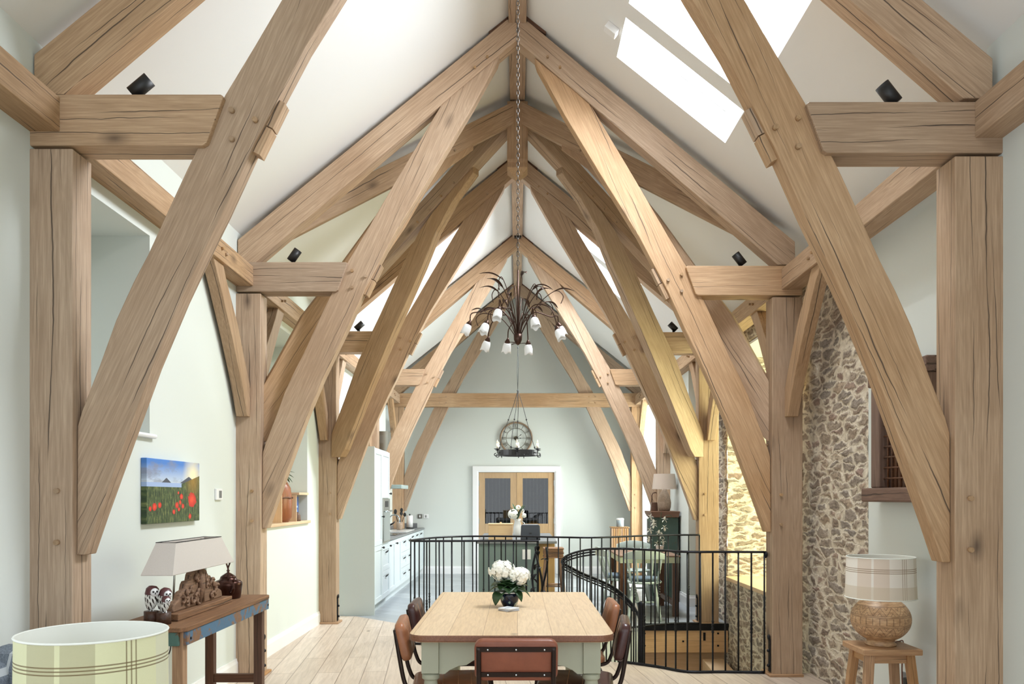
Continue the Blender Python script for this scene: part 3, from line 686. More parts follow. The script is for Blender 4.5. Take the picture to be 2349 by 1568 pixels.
# ================================================================= END WALL: DOOR, CLOCK, SWITCHES
def end_doors():
    b = MB(); y0 = YE-.03; w = .07
    b.box(DX0+.001, DX0+.045, y0, YE+.12, 0, DZ-.046); b.box(DX1-.045, DX1-.001, y0, YE+.12, 0, DZ-.046); b.box(DX0+.001, DX1-.001, y0, YE+.12, DZ-.045, DZ-.001)
    b.prism([(DX0-.07, 0), (DX0+.02, 0), (DX0+.02, DZ-.02), (DX1-.02, DZ-.02), (DX1-.02, 0), (DX1+.07, 0), (DX1+.07, DZ+.07), (DX0-.07, DZ+.07)], (0, 0, 0), (1, 0, 0), (0, 0, 1), (0, 1, 0), y0-.012, YE-.001)
    struct(b.build('trim_door_frame', 'white', bevel=.004))
    xa, xm, xb = DX0+.048, (DX0+DX1)/2, DX1-.048
    for k, (x0, x1) in enumerate(((xa, xm-.002), (xm+.002, xb))):
        st = .115; yy0, yy1 = YE+.0, YE+.044; z0, z1 = .01, DZ-.05
        b = MB(); b.box(x0, x0+st, yy0, yy1, z0, z1); b.box(x1-st, x1, yy0, yy1, z0, z1)
        b.box(x0+st, x1-st, yy0, yy1, z1-.11, z1); b.box(x0+st, x1-st, yy0, yy1, z0, .95-.0)
        d = struct(b.build('door_%d' % (k+1), 'dooroak', bevel=.004, axis=(0, 0, 1)))
        g = MB(); g.box(x0+st, x1-st, YE+.016, YE+.024, .95, z1-.11); g.build('glass_pane', 'doorglass', d)
        for i in range(1, 7):
            x = x0+st+(x1-x0-2*st)*i/7; q = MB(); q.box(x-.0014, x+.0014, YE+.01, YE+.016, .95, z1-.11); q.build('lead_strip', 'slate', d)
        hx = x0 if k == 0 else x1
        for z in (.35, 1.0, 1.72):
            q = MB(); q.box(hx-.012, hx+.012, YE-.006, YE+.004, z-.05, z+.05); q.build('hinge', 'steel', d)
    # the dim room behind: stone wall, pictures hung on it
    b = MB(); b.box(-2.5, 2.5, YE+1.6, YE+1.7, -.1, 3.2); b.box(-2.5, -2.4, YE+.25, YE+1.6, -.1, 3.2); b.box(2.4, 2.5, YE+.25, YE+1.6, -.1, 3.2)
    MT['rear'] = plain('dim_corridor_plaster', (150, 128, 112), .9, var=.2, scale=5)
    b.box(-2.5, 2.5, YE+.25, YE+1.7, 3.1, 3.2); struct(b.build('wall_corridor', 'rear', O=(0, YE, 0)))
    b = MB(); b.box(-2.5, 2.5, YE, YE+1.7, -.08, -.001); struct(b.build('floor_corridor', 'tile', O=(0, 0, 0)))
    pics = [(-.66, 1.42), (-.58, 1.26), (-.62, 1.1), (-.44, 1.1), (.42, 1.45), (.34, 1.26), (.46, 1.08), (.62, 1.6), (.30, 1.62)]
    lab = ['upper left', 'second on the left side', 'bottom left', 'beside the bottom left one', 'upper right of centre', 'mid right', 'bottom right', 'top right corner', 'top, left of the corner one']
    for (x, z), l in zip(pics, lab):
        T = thing('small_picture', 'small dark framed picture seen through the glazed doors, %s' % l, 'picture', (x, YE+1.58, z), 'pictures behind the glazed doors')
        b = MB(); b.box(x-.085, x+.085, YE+1.575, YE+1.6, z-.055, z+.055); b.build('frame', 'black', T)
        q = MB(); q.box(x-.07, x+.07, YE+1.571, YE+1.574, z-.04, z+.04); q.build('print', plain('holiday_print', random.choice([(190, 110, 60), (90, 120, 130), (150, 110, 80)]), .5, var=.4, scale=12), T)
end_doors()
def clock():
    c = Vector(((1184-VX)/F*YE, YE-.03, 2.566)); r = .315
    T = thing('wall_clock', 'large round open skeleton wall clock with Roman numerals above the double doors', 'clock', c)
    MX = Matrix.Rotation(R(90), 3, 'X')
    def ring(rr, t): return [c+Vector((rr*math.cos(2*math.pi*i/48), 0, rr*math.sin(2*math.pi*i/48))) for i in range(48)]
    b = MB(); b.tube(ring(r-.018, 0), .018, 10, closed=True); b.build('rim', plain('brown_clock_rim', (138, 116, 94), .5, .1), T)
    mtal = plain('worn_clock_metal', (104, 98, 84), .5, .5)
    b = MB(); b.tube(ring(.19, 0), .006, 6, closed=True)
    for a in (0, 90, 180, 270):
        d = Vector((math.cos(R(a)), 0, math.sin(R(a)))); b.tube([c+d*.03, c+d*.19], .004, 6)
    b.lathe([(0.001, -.01), (.04, -.01), (.04, .01), (.001, .01)], c, 20, MX); b.build('inner_ring', mtal, T)
    num = ['XII', 'I', 'II', 'III', 'IIII', 'V', 'VI', 'VII', 'VIII', 'IX', 'X', 'XI']
    for k, s in enumerate(num):
        b = MB(); th = R(90-30*k); rad = Vector((math.cos(th), 0, math.sin(th))); tan = Vector((math.sin(th), 0, -math.cos(th)))
        wd = {'I': .014, 'V': .034, 'X': .034}; tot = sum(wd[ch] for ch in s); x = -tot/2
        for ch in s:
            m = x+wd[ch]/2; P = lambda u, v: c+rad*(.197+v)+tan*u
            if ch == 'I': b.tube([P(m, 0), P(m, .078)], .0042, 6)
            elif ch == 'V': b.tube([P(m-.013, .078), P(m, 0)], .0046, 6); b.tube([P(m+.013, .078), P(m, 0)], .003, 6)
            else: b.tube([P(m-.013, .078), P(m+.013, 0)], .0046, 6); b.tube([P(m+.013, .078), P(m-.013, 0)], .003, 6)
            x += wd[ch]
        b.build('numeral', mtal, T)
    for (a, L, wd) in ((36, .13, .010), (0, .10, .013)):
        d = Vector((math.cos(R(a)), 0, math.sin(R(a)))); o = c+Vector((0, -.015, 0))
        b = MB(); b.tube([o-d*.04, o+d*L*.7, o+d*L*.78, o+d*L], [wd*.3, wd*.35, wd, .001], 6); b.build('hand', 'black', T)
clock()
def plate(name, label, cat, x0, x1, z0, z1, y, m, extra=None):
    b = MB(); b.box(x0, x1, y-.012, y, z0, z1); T = thing(name, label, cat, ((x0+x1)/2, y, z0)); b.build('plate', m, T, bevel=.002)
    q = MB(); q.box((x0+x1)/2-.012, (x0+x1)/2+.012, y-.018, y-.012, (z0+z1)/2-.02, (z0+z1)/2+.02); q.build('switch_rocker', 'white' if m != 'white' else 'steel', T)
plate('wall_switch', 'dark grey metal wall switch above the worktop on the end wall', 'switch', -1.89, -1.81, 1.05, 1.13, YE, plain('grey_switch', (120, 118, 112), .4, .6))
plate('wall_control', 'white square control plate beside the dark switch on the end wall', 'switch', -1.78, -1.69, 1.05, 1.13, YE, 'white')
# ================================================================= KITCHEN
def shaker(parent, name, y0, y1, z0, z1, xf, knob=None, cup=False):
    """a framed door or drawer front facing +X, as one panel with a sunk field"""
    b = MB(); g = .0015; y0 += g; y1 -= g; z0 += g; z1 -= g; s = min(.065, (z1-z0)*.28); t = .02
    b.box(xf, xf+t*.55, y0, y1, z0, z1)
    for (a, c, e, f) in ((y0, y1, z0, z0+s), (y0, y1, z1-s, z1), (y0, y0+s, z0+s, z1-s), (y1-s, y1, z0+s, z1-s)): b.box(xf+t*.5, xf+t, a, c, e, f)
    d = b.build(name, 'cab', parent, bevel=.0015)
    if knob:
        ky, kz = knob; q = MB()
        if cup:
            pts = [(xf+t, ky-.045, kz-.01), (xf+t+.02, ky-.04, kz+.012), (xf+t+.028, ky, kz+.016), (xf+t+.02, ky+.04, kz+.012), (xf+t, ky+.045, kz-.01)]
            q.tube(pts, .007, 8); q.build('cup_handle', 'black', d)
        else:
            q.tube([(xf+t, ky, kz), (xf+t+.02, ky, kz)], .006, 8); q.ball((xf+t+.026, ky, kz), .015, 10); q.build('knob', 'black', d)
    return d
def tall_unit(name, label, y0, y1, kind):
    T = thing(name, label, 'cupboard', (-2.0, (y0+y1)/2, 0), 'tall kitchen cupboards'); xf = -1.778
    b = MB(); b.box(XL+.005, xf, y0, y1, .1, 2.07); b.box(XL+.005, xf-.04, y0, y1, 0, .1); b.build('carcass', 'cabend', T)
    if kind == 'larder':
        shaker(T, 'cupboard_door', y0+.02, y1, .84, 2.06, xf, (y1-.05, 1.2)); shaker(T, 'cupboard_door', y0+.02, y1, .12, .84, xf, (y1-.05, .8))
        b = MB(); b.box(XL+.005, -1.755, y0-.02, y0, 0, 2.075); b.build('end_panel', 'cabend', T)
    else:
        shaker(T, 'cupboard_door', y0, y1, 1.44, 2.06, xf, (y1-.05, 1.5)); shaker(T, 'drawer', y0, y1, .48, .82, xf, ((y0+y1)/2, .72), True); shaker(T, 'drawer', y0, y1, .12, .48, xf, ((y0+y1)/2, .4), True)
tall_unit('tall_cupboard', 'tall pale larder cupboard with wide grey end panel facing the hall', 9.92, 10.5, 'larder')
tall_unit('oven_housing', 'tall pale cupboard holding the built-in oven, next to the larder', 10.505, 11.1, 'oven')
T = thing('built_in_oven', 'grey built-in oven with bar handle in the tall cupboard', 'oven', (-1.78, 10.8, .85))
b = MB(); b.box(-1.80, -1.752, 10.52, 11.085, .85, 1.43); b.build('body', 'steel', T, bevel=.003)
b = MB(); b.box(-1.752, -1.746, 10.54, 11.065, .87, 1.26); b.build('oven_door', plain('oven_glass', (92, 100, 98), .12, .3, coat=1), T)
b = MB(); b.box(-1.752, -1.747, 10.70, 10.92, 1.32, 1.40); b.build('display', 'black', T)
b = MB(); b.tube([(-1.715, 10.56, 1.265), (-1.715, 11.04, 1.265)], .012, 8); b.tube([(-1.75, 10.6, 1.265), (-1.715, 10.6, 1.265)], .008, 6); b.tube([(-1.75, 11.0, 1.265), (-1.715, 11.0, 1.265)], .008, 6); b.build('handle', 'chrome', T)
ys = [11.105, 11.72, 12.33, 12.94, 13.55, 14.16, 14.74, 15.28]
words = ['nearest the oven', 'second past the oven', 'third past the oven', 'fourth past the oven', 'fifth past the oven', 'sixth past the oven', 'in the far corner']
for i in range(7):
    y0, y1 = ys[i], ys[i+1]
    T = thing('base_cupboard', 'pale base cupboard under the grey worktop, %s' % words[i], 'cupboard', (-2.0, (y0+y1)/2, 0), 'base cupboards along the left wall')
    b = MB(); b.box(XL+.005, -1.798, y0, y1, .1, .845); b.box(XL+.005, -1.84, y0, y1, 0, .1); b.build('carcass', 'cab', T)
    if i in (2, 3):
        shaker(T, 'drawer', y0, y1, .60, .84, -1.798, ((y0+y1)/2, .75), True); shaker(T, 'drawer', y0, y1, .36, .60, -1.798, ((y0+y1)/2, .5), True); shaker(T, 'drawer', y0, y1, .12, .36, -1.798, ((y0+y1)/2, .26), True)
    else: shaker(T, 'cupboard_door', y0, y1, .12, .84, -1.798, (y0+.06, .78), i > 3)
b = MB(); b.box(XL+.004, -1.765, 11.105, YE-.005, .847, .875); b.box(XL+.01, -1.9, YE-.02, YE-.004, .876, .96); b.box(XL+.004, XL+.02, 11.105, YE-.02, .876, .94)
tag(b.build('worktop', 'slate', bevel=.003), 'long grey worktop along the left wall of the kitchen', 'worktop')
# sink, tap
T = thing('kitchen_sink', 'white ceramic sink let into the grey worktop', 'sink', (-1.98, 13.6, .876))
b = MB(); b.prism([(-2.2, 13.1), (-1.80, 13.1), (-1.80, 14.1), (-2.2, 14.1)], (0, 0, 0), *up, .876, .886); b.build('rim', 'ceramic', T, bevel=.004)
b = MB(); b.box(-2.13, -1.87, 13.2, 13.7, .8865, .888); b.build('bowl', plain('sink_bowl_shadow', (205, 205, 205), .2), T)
T = thing('kitchen_tap', 'tall chrome swan neck tap behind the white sink', 'tap', (-2.1, 13.2, .888))
pth = [(-2.1, 13.2, .888), (-2.1, 13.2, 1.08)]+[(-2.1+.085-.085*math.cos(a), 13.2, 1.08+.085*math.sin(a)) for a in [i*math.pi/10 for i in range(1, 11)]]+[(-1.93, 13.2, 1.03)]
b = MB(); b.tube(pth, .012, 10); b.build('spout', 'chrome', T); b = MB(); b.lathe([(.026, 0), (.026, .01), (.018, .05), (.018, .07)], (-2.1, 13.2, .888), 14); b.tube([(-2.1, 13.2, .95), (-2.1, 13.14, .99)], .006, 6); b.build('tap_body', 'chrome', T)
T = thing('induction_hob', 'black glass hob set in the worktop near the oven', 'hob', (-2, 12.4, .876)); b = MB(); b.box(-2.2, -1.83, 12.1, 12.75, .876, .882); b.build('glass_top', plain('black_hob_glass', (30, 30, 32), .08), T, bevel=.002)
b = MB(); [b.tube(circ((x, y), .08, 24, z=.8835), .0012, 4, closed=True) for x, y in ((-2.1, 12.27), (-2.1, 12.58), (-1.93, 12.27), (-1.93, 12.58))]; b.build('ring_marks', 'steel', T)
T = thing('chopping_board', 'reddish wooden chopping board on the worktop beside the hob', 'board', (-2, 11.8, .876)); b = MB(); b.box(-2.15, -1.9, 11.62, 11.98, .876, .894); b.build('board', 'honey', T, bevel=.004); b = MB(); b.tube([(-2.02, 11.98, .885), (-2.02, 12.06, .885)], .014, 8); b.build('grip', 'honey', T)
T = thing('utensil_pot', 'round woven pot full of dark cooking utensils on the worktop', 'utensil pot', (-2.04, 13.95, .887)); b = MB(); b.lathe([(.05, 0), (.055, .07), (.052, .14), (.045, .14), (.045, .02)], (-2.04, 13.95, .887), 18); b.build('pot', 'vase', T)
for i in range(5):
    a = i*1.3; q = MB(); p = Vector((-2.04+.02*math.cos(a), 13.95+.02*math.sin(a), .95)); e = Vector((-2.04+.09*math.cos(a), 13.95+.05*math.sin(a), 1.15+.02*i)); q.tube([p, e], .006, 6); q.ball(e, .03, 8, .9, .3, 1.2); q.build('utensil', 'black', T)
T = thing('paper_towel_roll', 'white paper towel roll on a stand at the end of the worktop', 'paper towel', (-1.99, 14.9, .876)); b = MB(); b.lathe([(.015, 0), (.058, 0), (.058, .22), (.015, .22)], (-1.99, 14.9, .895), 24); b.build('roll', 'white', T); b = MB(); b.lathe([(.07, 0), (.07, .012), (.01, .016), (.01, .24), (.02, .25), (.001, .27)], (-1.99, 14.9, .877), 20); b.build('stand', 'black', T)
T = thing('kettle', 'small dark kettle on the worktop behind the tap', 'kettle', (-2.13, 12.9, .888)); b = MB(); b.lathe([(.07, 0), (.085, .05), (.07, .14), (.03, .17), (.001, .175)], (-2.13, 12.95, .883), 18); b.build('body', 'black', T)
b = MB(); b.tube([(-2.08, 12.95, .99), (-2.0, 12.95, 1.03), (-1.97, 12.95, 1.06)], [.02, .012, .009], 8); b.build('spout', 'black', T); b = MB(); b.tube([(-2.16, 12.95, 1.05), (-2.15, 12.95, 1.14), (-2.09, 12.95, 1.14), (-2.08, 12.95, 1.04)], .007, 6); b.build('handle', 'black', T)
# extractor hood
T = thing('extractor_hood', 'stainless extractor chimney hood with flat glass canopy over the hob', 'extractor hood', (-2.1, 12.5, 1.6))
b = MB(); b.box(XL+.004, -1.98, 12.32, 12.62, 1.64, 2.46); b.build('chimney', 'steel', T, bevel=.003)
b = MB(); [b.box(-2.24+.02*i, -2.232+.02*i, 12.316, 12.321, 2.28, 2.40) for i in range(10)]; b.build('vent_slots', 'cabend', T)
b = MB(); b.box(XL+.004, -1.74, 12.1, 12.85, 1.58, 1.64); b.build('canopy', plain('greenish_glass_canopy', (168, 186, 184), .15, .3), T, bevel=.006)
T = thing('hanging_pan', 'dark pan hanging under the wall by the hood', 'pan', (-2.2, 13.4, 1.75)); b = MB(); b.lathe([(.001, 0), (.1, 0), (.11, .04)], (-2.19, 13.4, 1.8), 20, Matrix.Rotation(R(90), 3, 'Y')); b.build('pan', 'black', T); b = MB(); b.tube([(-2.19, 13.4, 1.69), (-2.19, 13.4, 1.55)], .009, 6); b.build('handle', 'black', T)
b = MB(); b.box(XL+.002, XL+.02, 11.6, 12.9, .94, 1.45); tag(b.build('splashback', plain('blue_glass_splashback', (96, 128, 160), .1)), 'blue glass splashback behind the hob', 'splashback')
# ================================================================= ISLAND
T = thing('kitchen_island', 'sage green kitchen island with grey worktop and oak end behind the railing', 'kitchen island', (0, 10.8, 0))
b = MB(); b.box(-.47, .25, 9.75, 11.85, .08, .89); b.box(-.42, .2, 9.8, 11.8, 0, .08); b.build('body', 'green', T, bevel=.003)
b = MB(); b.box(.255, .46, 9.95, 11.85, 0, .89); b.build('oak_end', 'dooroak', T, bevel=.003, axis=(0, 0, 1))
b = MB(); b.box(-.49, .475, 9.7, 11.9, .892, .922); b.build('worktop', 'slate', T, bevel=.003)
b = MB(); b.box(.06, .16, 9.742, 9.75, .70, .82); b.build('socket_plate', 'white', T)
T = thing('bread_bin', 'pale wooden bread bin with rolled lid on the island', 'bread bin', (-.22, 10.1, .923))
b = MB(); b.box(-.36, -.062, 10.0, 10.24, .923, 1.105); b.build('box', 'palewood', T, bevel=.004, axis=(1, 0, 0)); b = MB(); b.box(-.368, -.055, 9.99, 10.25, 1.106, 1.122); b.tube([(-.21, 10.12, 1.12), (-.21, 10.12, 1.14)], .012, 8); b.build('lid', 'palewood', T, bevel=.003, axis=(1, 0, 0))
T = thing('toaster', 'dark grey toaster with two slots on the island', 'toaster', (.16, 10.0, .923))
b = MB(); b.prism([(-.122, 0), (.122, 0), (.116, .17), (.1, .185), (-.1, .185), (-.116, .17)], (.16, 9.9, .928), (1, 0, 0), (0, 0, 1), (0, 1, 0), 0, .16); b.build('body', plain('dark_grey_enamel', (66, 70, 78), .35, .3), T, bevel=.008)
b = MB(); b.box(.07, .25, 9.94, 9.955, 1.1135, 1.117); b.box(.07, .25, 9.99, 10.005, 1.1135, 1.117); b.build('slots', 'chrome', T); b = MB(); b.box(.04, .28, 9.895, 9.898, .925, .94); b.box(.145, .175, 9.885, 9.9, 1.0, 1.015); b.build('lever', 'black', T)
T = thing('flower_jug', 'white jug with cream peonies and green sprigs on the island', 'flowers', (-.02, 11.0, .923))
b = MB(); b.lathe([(.045, 0), (.06, .03), (.055, .12), (.038, .2), (.052, .235), (.046, .235), (.034, .2)], (.0, 11.0, .923), 20); b.build('jug', 'ceramic', T)
b = MB(); b.tube([(.05, 11.0, 1.13), (.095, 11.0, 1.1), (.09, 11.0, 1.03), (.055, 11.0, 1.0)], .007, 6); b.build('handle', 'ceramic', T)
def petals(b, c, r, n, pr):
    for i in range(n):
        d = Vector((random.gauss(0, 1), random.gauss(0, 1), random.gauss(.35, 1))).normalized(); M = d.to_track_quat('Z', 'Y').to_matrix()
        b.ball(Vector(c)+d*r*.8, pr, 6, 1, 1, .35, M)
b = MB(); petals(b, (-.06, 10.98, 1.22), .075, 40, .03); b.build('flower_head', 'petal', T)
for p in ((.06, 11, 1.26), (.01, 11.02, 1.31), (.09, 10.97, 1.2)):
    b = MB(); petals(b, p, .035, 14, .018); b.build('flower_head', 'petal', T)
def leafb(b, base, tip, wd, bend=.0):
    base = Vector(base); tip = Vector(tip); d = tip-base; L = d.length; d.normalize(); side = d.cross(Vector((0, 0, 1)))
    side = side.normalized() if side.length > 1e-3 else Vector((1, 0, 0)); nn = side.cross(d)
    n = 8; vs = []; fs = []
    for i in range(n+1):
        t = i/n; w_ = wd*math.sin(math.pi*min(1, t*.97+.02))**.75; z = nn*(bend*math.sin(math.pi*t))
        c = base+d*L*t+z
        vs += [c-side*w_+nn*w_*.3, c, c+side*w_+nn*w_*.3]
    for i in range(n):
        a = 3*i; fs += [(a, a+1, a+4, a+3), (a+1, a+2, a+5, a+4)]
    b._add(vs, fs, True)
b = MB()
for i in range(16):
    a = random.uniform(0, 6.28); leafb(b, (0, 11, 1.15), (.12*math.cos(a), 11+.1*math.sin(a), 1.22+random.random()*.16), .018, .01)
b.build('sprigs', 'leaf', T, solid=.001)
# stool by the island
T = thing('bar_stool', 'wooden bar stool with a thick layered seat beside the green island', 'stool', (.42, 9.45, 0))
b = MB()
for i in range(5): b.box(.30+.006*(i % 2), .54-.006*(i % 2), 9.34, 9.58, .745+i*.024, .745+i*.024+.021)
b.build('seat', 'reclaim', T, bevel=.008, axis=(1, 0, 0))
for sx in (-1, 1):
    for sy in (-1, 1):
        b = MB(); b.tube([(.42+sx*.08, 9.46+sy*.08, .745), (.42+sx*.145, 9.46+sy*.14, 0)], .024, 8); b.build('leg', 'reclaim', T, axis=(0, 0, 1))
for z in (.12, .22, .32, .42):
    for sy in (-1, 1):
        o = .08+.065*(1-z/.745); b = MB(); b.tube([(.42-o, 9.46+sy*o, z), (.42+o, 9.46+sy*o, z)], .011, 6); b.build('rung', 'reclaim', T, axis=(1, 0, 0))
# ================================================================= FAR RIGHT CORNER
T = thing('slatted_crate', 'upright slatted wooden crate standing against the end wall', 'crate', (1.83, 14.5, 0))
b = MB(); b.box(1.68, 1.98, 14.34, 14.62, 0, .9); b.build('box', 'dark', T)
for i in range(9): q = MB(); x = 1.672+.034*i; q.box(x, x+.024, 14.31, 14.34, 0, .915); q.build('slat', 'honey', T, axis=(0, 0, 1))
b = MB(); b.box(1.67, 1.99, 14.31, 14.63, .901, .92); b.build('top', 'honey', T, axis=(1, 0, 0))
T = thing('round_speaker', 'small grey cylindrical speaker standing on the slatted crate', 'speaker', (1.84, 14.45, .92)); b = MB(); b.lathe([(.06, 0), (.066, .01), (.066, .12)], (1.84, 14.45, .921), 24); b.build('grille', plain('grey_speaker_cloth', (140, 150, 156), .8), T); b = MB(); b.lathe([(.066, .12), (.066, .15), (.06, .155), (.001, .155)], (1.84, 14.45, .921), 24); b.build('cap', 'white', T)
# green corner cupboard
T = thing('green_cupboard', 'old green painted cupboard with brown cornice against the right wall', 'cupboard', (2.07, 11.4, 0))
x0, x1, y0, y1 = 1.89, 2.235, 11.2, 11.72
b = MB(); b.box(x0, x1, y0, y1, .0, 1.17); b.build('carcass', 'gpaint', T, bevel=.004, axis=(0, 0, 1))
b = MB(); b.prism([(x0-.005, 1.17), (x1+.0, 1.17), (x1+.02, 1.255), (x0-.04, 1.255), (x0-.035, 1.22)], (0, 0, 0), (1, 0, 0), (0, 0, 1), (0, 1, 0), y0-.03, y1+.03); b.build('cornice', 'dark', T, bevel=.006, axis=(1, 0, 0))
for (a, c) in ((y0+.02, (y0+y1)/2), ((y0+y1)/2, y1-.02)):
    b = MB(); b.box(x0-.014, x0, a+.003, c-.003, .08, 1.15); d = b.build('cupboard_door', 'gpaint', T, bevel=.003, axis=(0, 0, 1))
    q = MB(); q.box(x0-.017, x0-.014, a+.05, c-.05, .55, 1.1); q.build('glass_panel', 'black', d)
def lamp_shade(parent, name, c, r0, r1, h, m, inner='linenin', seg=40, sq=1.0):
    b = MB(); b.lathe([(r0, 0), (r1, h)], c, seg, caps=False, sq=sq); b.mat(1)
    b.lathe([(r1-.003, h), (r0-.003, 0)], c, seg, caps=False, sq=sq); b.mat(0)
    b.lathe([(r0, 0), (r0-.003, 0)], c, seg, caps=False, sq=sq); b.lathe([(r1, h), (r1-.003, h)], c, seg, caps=False, sq=sq)
    o = b.build(name, [m, inner], parent, O=c); return o
T = thing('stoneware_lamp', 'table lamp with textured stoneware base and oatmeal shade on the green cupboard', 'lamp', (2.08, 11.42, 1.256))
b = MB(); b.lathe([(.07, 0), (.09, .05), (.095, .12), (.07, .23), (.035, .29), (.028, .33)], (2.08, 11.42, 1.256), 28); b.build('base', 'vase', T)
b = MB(); b.tube([(2.08, 11.42, 1.58), (2.08, 11.42, 1.65)], .008, 8); b.build('neck', 'steel', T)
lamp_shade(T, 'lamp_shade', (2.08, 11.42, 1.565), .172, .148, .215, plain('oatmeal_shade', (186, 170, 156), .9, var=.05, scale=200))
T = thing('old_iron', 'rusty old flat iron with curved handle beside the stoneware lamp', 'flat iron', (1.97, 11.55, 1.256)); b = MB(); b.prism([(-.05, 0), (.05, 0), (.04, .12), (-.04, .12)], (1.955, 11.5, 1.257), (1, 0, 0), (0, 0, 1), (0, 1, 0), 0, .1); b.build('body', 'dark', T, bevel=.006)
b = MB(); b.tube([(1.925, 11.55, 1.377), (1.925, 11.55, 1.48), (1.94, 11.55, 1.51), (1.975, 11.55, 1.52), (1.99, 11.55, 1.51)], .008, 8); b.build('handle', 'dark', T)
# painted side table and three chairs
T = thing('small_side_table', 'small table with worn pale green top on brown legs by the green cupboard', 'table', (1.6, 10.3, 0))
b = MB(); b.box(1.235, 1.98, 9.78, 10.86, .725, .742); b.build('tabletop', 'reclaim', T, bevel=.003, axis=(0, 1, 0)); b = MB(); b.box(1.25, 1.965, 9.79, 10.85, .65, .724); b.build('apron', 'pgpaint', T, bevel=.003, axis=(1, 0, 0))
for x in (1.285, 1.925):
    for y in (9.83, 10.81): b = MB(); b.box(x-.037, x+.037, y-.037, y+.037, 0, .65); b.build('leg', 'dark', T, bevel=.004, axis=(0, 0, 1))
for x in (1.285, 1.925): b = MB(); b.box(x-.02, x+.02, 9.86, 10.78, .12, .18); b.build('stretcher', 'dark', T, axis=(0, 1, 0))
def windsor(m, label, cush):
    T = thing('windsor_chair', label, 'chair', (0, 0, 0), 'painted chairs around the small table')
    b = MB(); b.lathe([(.001, .43), (.20, .43), (.21, .445), (.20, .458), (.001, .452)], (0, 0, 0), 28, sq=.95); b.build('seat', m, T)
    for sx in (-1, 1):
        for sy in (-1, 1):
            p0 = Vector((sx*.12, sy*.12, .43)); p1 = Vector((sx*.19, sy*.20, 0)); P = [p0.lerp(p1, t) for t in (0, .1, .25, .3, .33, .36, .5, .7, .8, .84, .88, 1)]
            b = MB(); b.tube(P, [.014, .018, .022, .022, .014, .022, .024, .02, .015, .02, .014, .012], 10); b.build('leg', m, T)
    for P in ([(-.155, -.16, .2), (-.155, .16, .2)], [(.155, -.16, .2), (.155, .16, .2)], [(-.155, 0, .2), (.155, 0, .2)]): b = MB(); b.tube(P, .011, 8); b.build('stretcher', m, T)
    for i in range(5):
        t = (i-2)/2; p0 = Vector((t*.15, -.15-.03*(1-t*t), .45)); p1 = Vector((t*.20, -.23-.04*(1-t*t), .74)); P = [p0.lerp(p1, u) for u in (0, .3, .45, .5, .55, .75, 1)]
        b = MB(); b.tube(P, [.008, .011, .016, .01, .015, .012, .008], 8); b.build('spindle', m, T)
    b = MB(); n = 14; vs = []; fs = []
    for i in range(n+1):
        t = i/n*2-1; x = t*.24; y = -.22-.055*(1-t*t); zt = .84-.05*t*t; zb_ = .73
        vs += [(x, y, zb_), (x, y-.022, zb_), (x, y-.03, zt), (x, y-.01, zt)]
    for i in range(n):
        a = 4*i; fs += [(a+k, a+(k+1) % 4, a+4+(k+1) % 4, a+4+k) for k in range(4)]
    fs += [(0, 1, 2, 3), (4*n, 4*n+1, 4*n+2, 4*n+3)]; b._add(vs, fs, True); b.build('crest_rail', m, T, bevel=.003)
    return T
ch = windsor('greypaint', 'pale sage spindle-back chair with blue cushion, its back towards the camera', True); 
def cushion(loc, label):
    T = thing('seat_cushion', label, 'cushion', loc, 'blue grey seat cushions'); b = MB(); b.lathe([(.001, 0), (.17, .004), (.185, .022), (.17, .042), (.001, .05)], loc, 24); b.build('pad', 'bluecush', T); b = MB()
    for s_ in (-1, 1): b.tube([Vector(loc)+Vector((s_*.14, -.12, .02)), Vector(loc)+Vector((s_*.17, -.17, .0)), Vector(loc)+Vector((s_*.15, -.19, .03))], .005, 6)
    b.build('tie', 'bluecush', T)
ch.location = (1.51, 9.62, 0); ch.rotation_euler = (0, 0, R(-8))
cushion((1.51, 9.62, .461), 'round blue grey cushion on the pale sage chair nearest the railing')
c2 = dup(ch, (1.28, 10.02, 0), R(-80), 'grey painted spindle-back chair at the left side of the small table')
dm = plain('grey_chair_paint', (140, 148, 150), .5)
c3 = dup(ch, (1.62, 11.12, 0), R(176), 'pale spindle-back chair at the far side of the small table')
cushion((1.27, 10.02, .461), 'dark blue grey cushion on the chair left of the small table')
T = thing('orchid_pot', 'white orchid in a white pot on the small table', 'potted plant', (1.80, 10.2, .743))
b = MB(); b.lathe([(.035, 0), (.052, .09), (.055, .1), (.047, .1), (.04, .06)], (1.80, 10.2, .743), 18); b.build('pot', 'ceramic', T)
stem = smooth_path([(1.80, 10.2, .8), (1.79, 10.2, .95), (1.83, 10.2, 1.1), (1.86, 10.19, 1.2), (1.93, 10.19, 1.22), (1.97, 10.19, 1.17)], 6)
b = MB(); b.tube(stem, .004, 6); b.tube(smooth_path([(1.80, 10.2, .8), (1.77, 10.2, .95), (1.8, 10.2, 1.12), (1.82, 10.2, 1.26)], 6), .004, 6); b.build('stem', 'leaf', T)
for k in range(11):
    t = k/10; c = Vector((1.76+.1*math.sin(k*2.3), 10.17, .86+.34*t)); b = MB()
    for a in range(5):
        an = a*2*math.pi/5+k; leafb(b, c, c+Vector((.045*math.cos(an), -.01, .045*math.sin(an))), .016, .004)
    b.build('blossom', 'petal', T, solid=.001)
b = MB()
for a in range(7): leafb(b, (1.80, 10.2, .84), (1.80+.1*math.cos(a*.9), 10.2+.1*math.sin(a*.9), .86+.02*(a % 3)), .015, .02)
b.build('leaves', 'leaf', T, solid=.001)
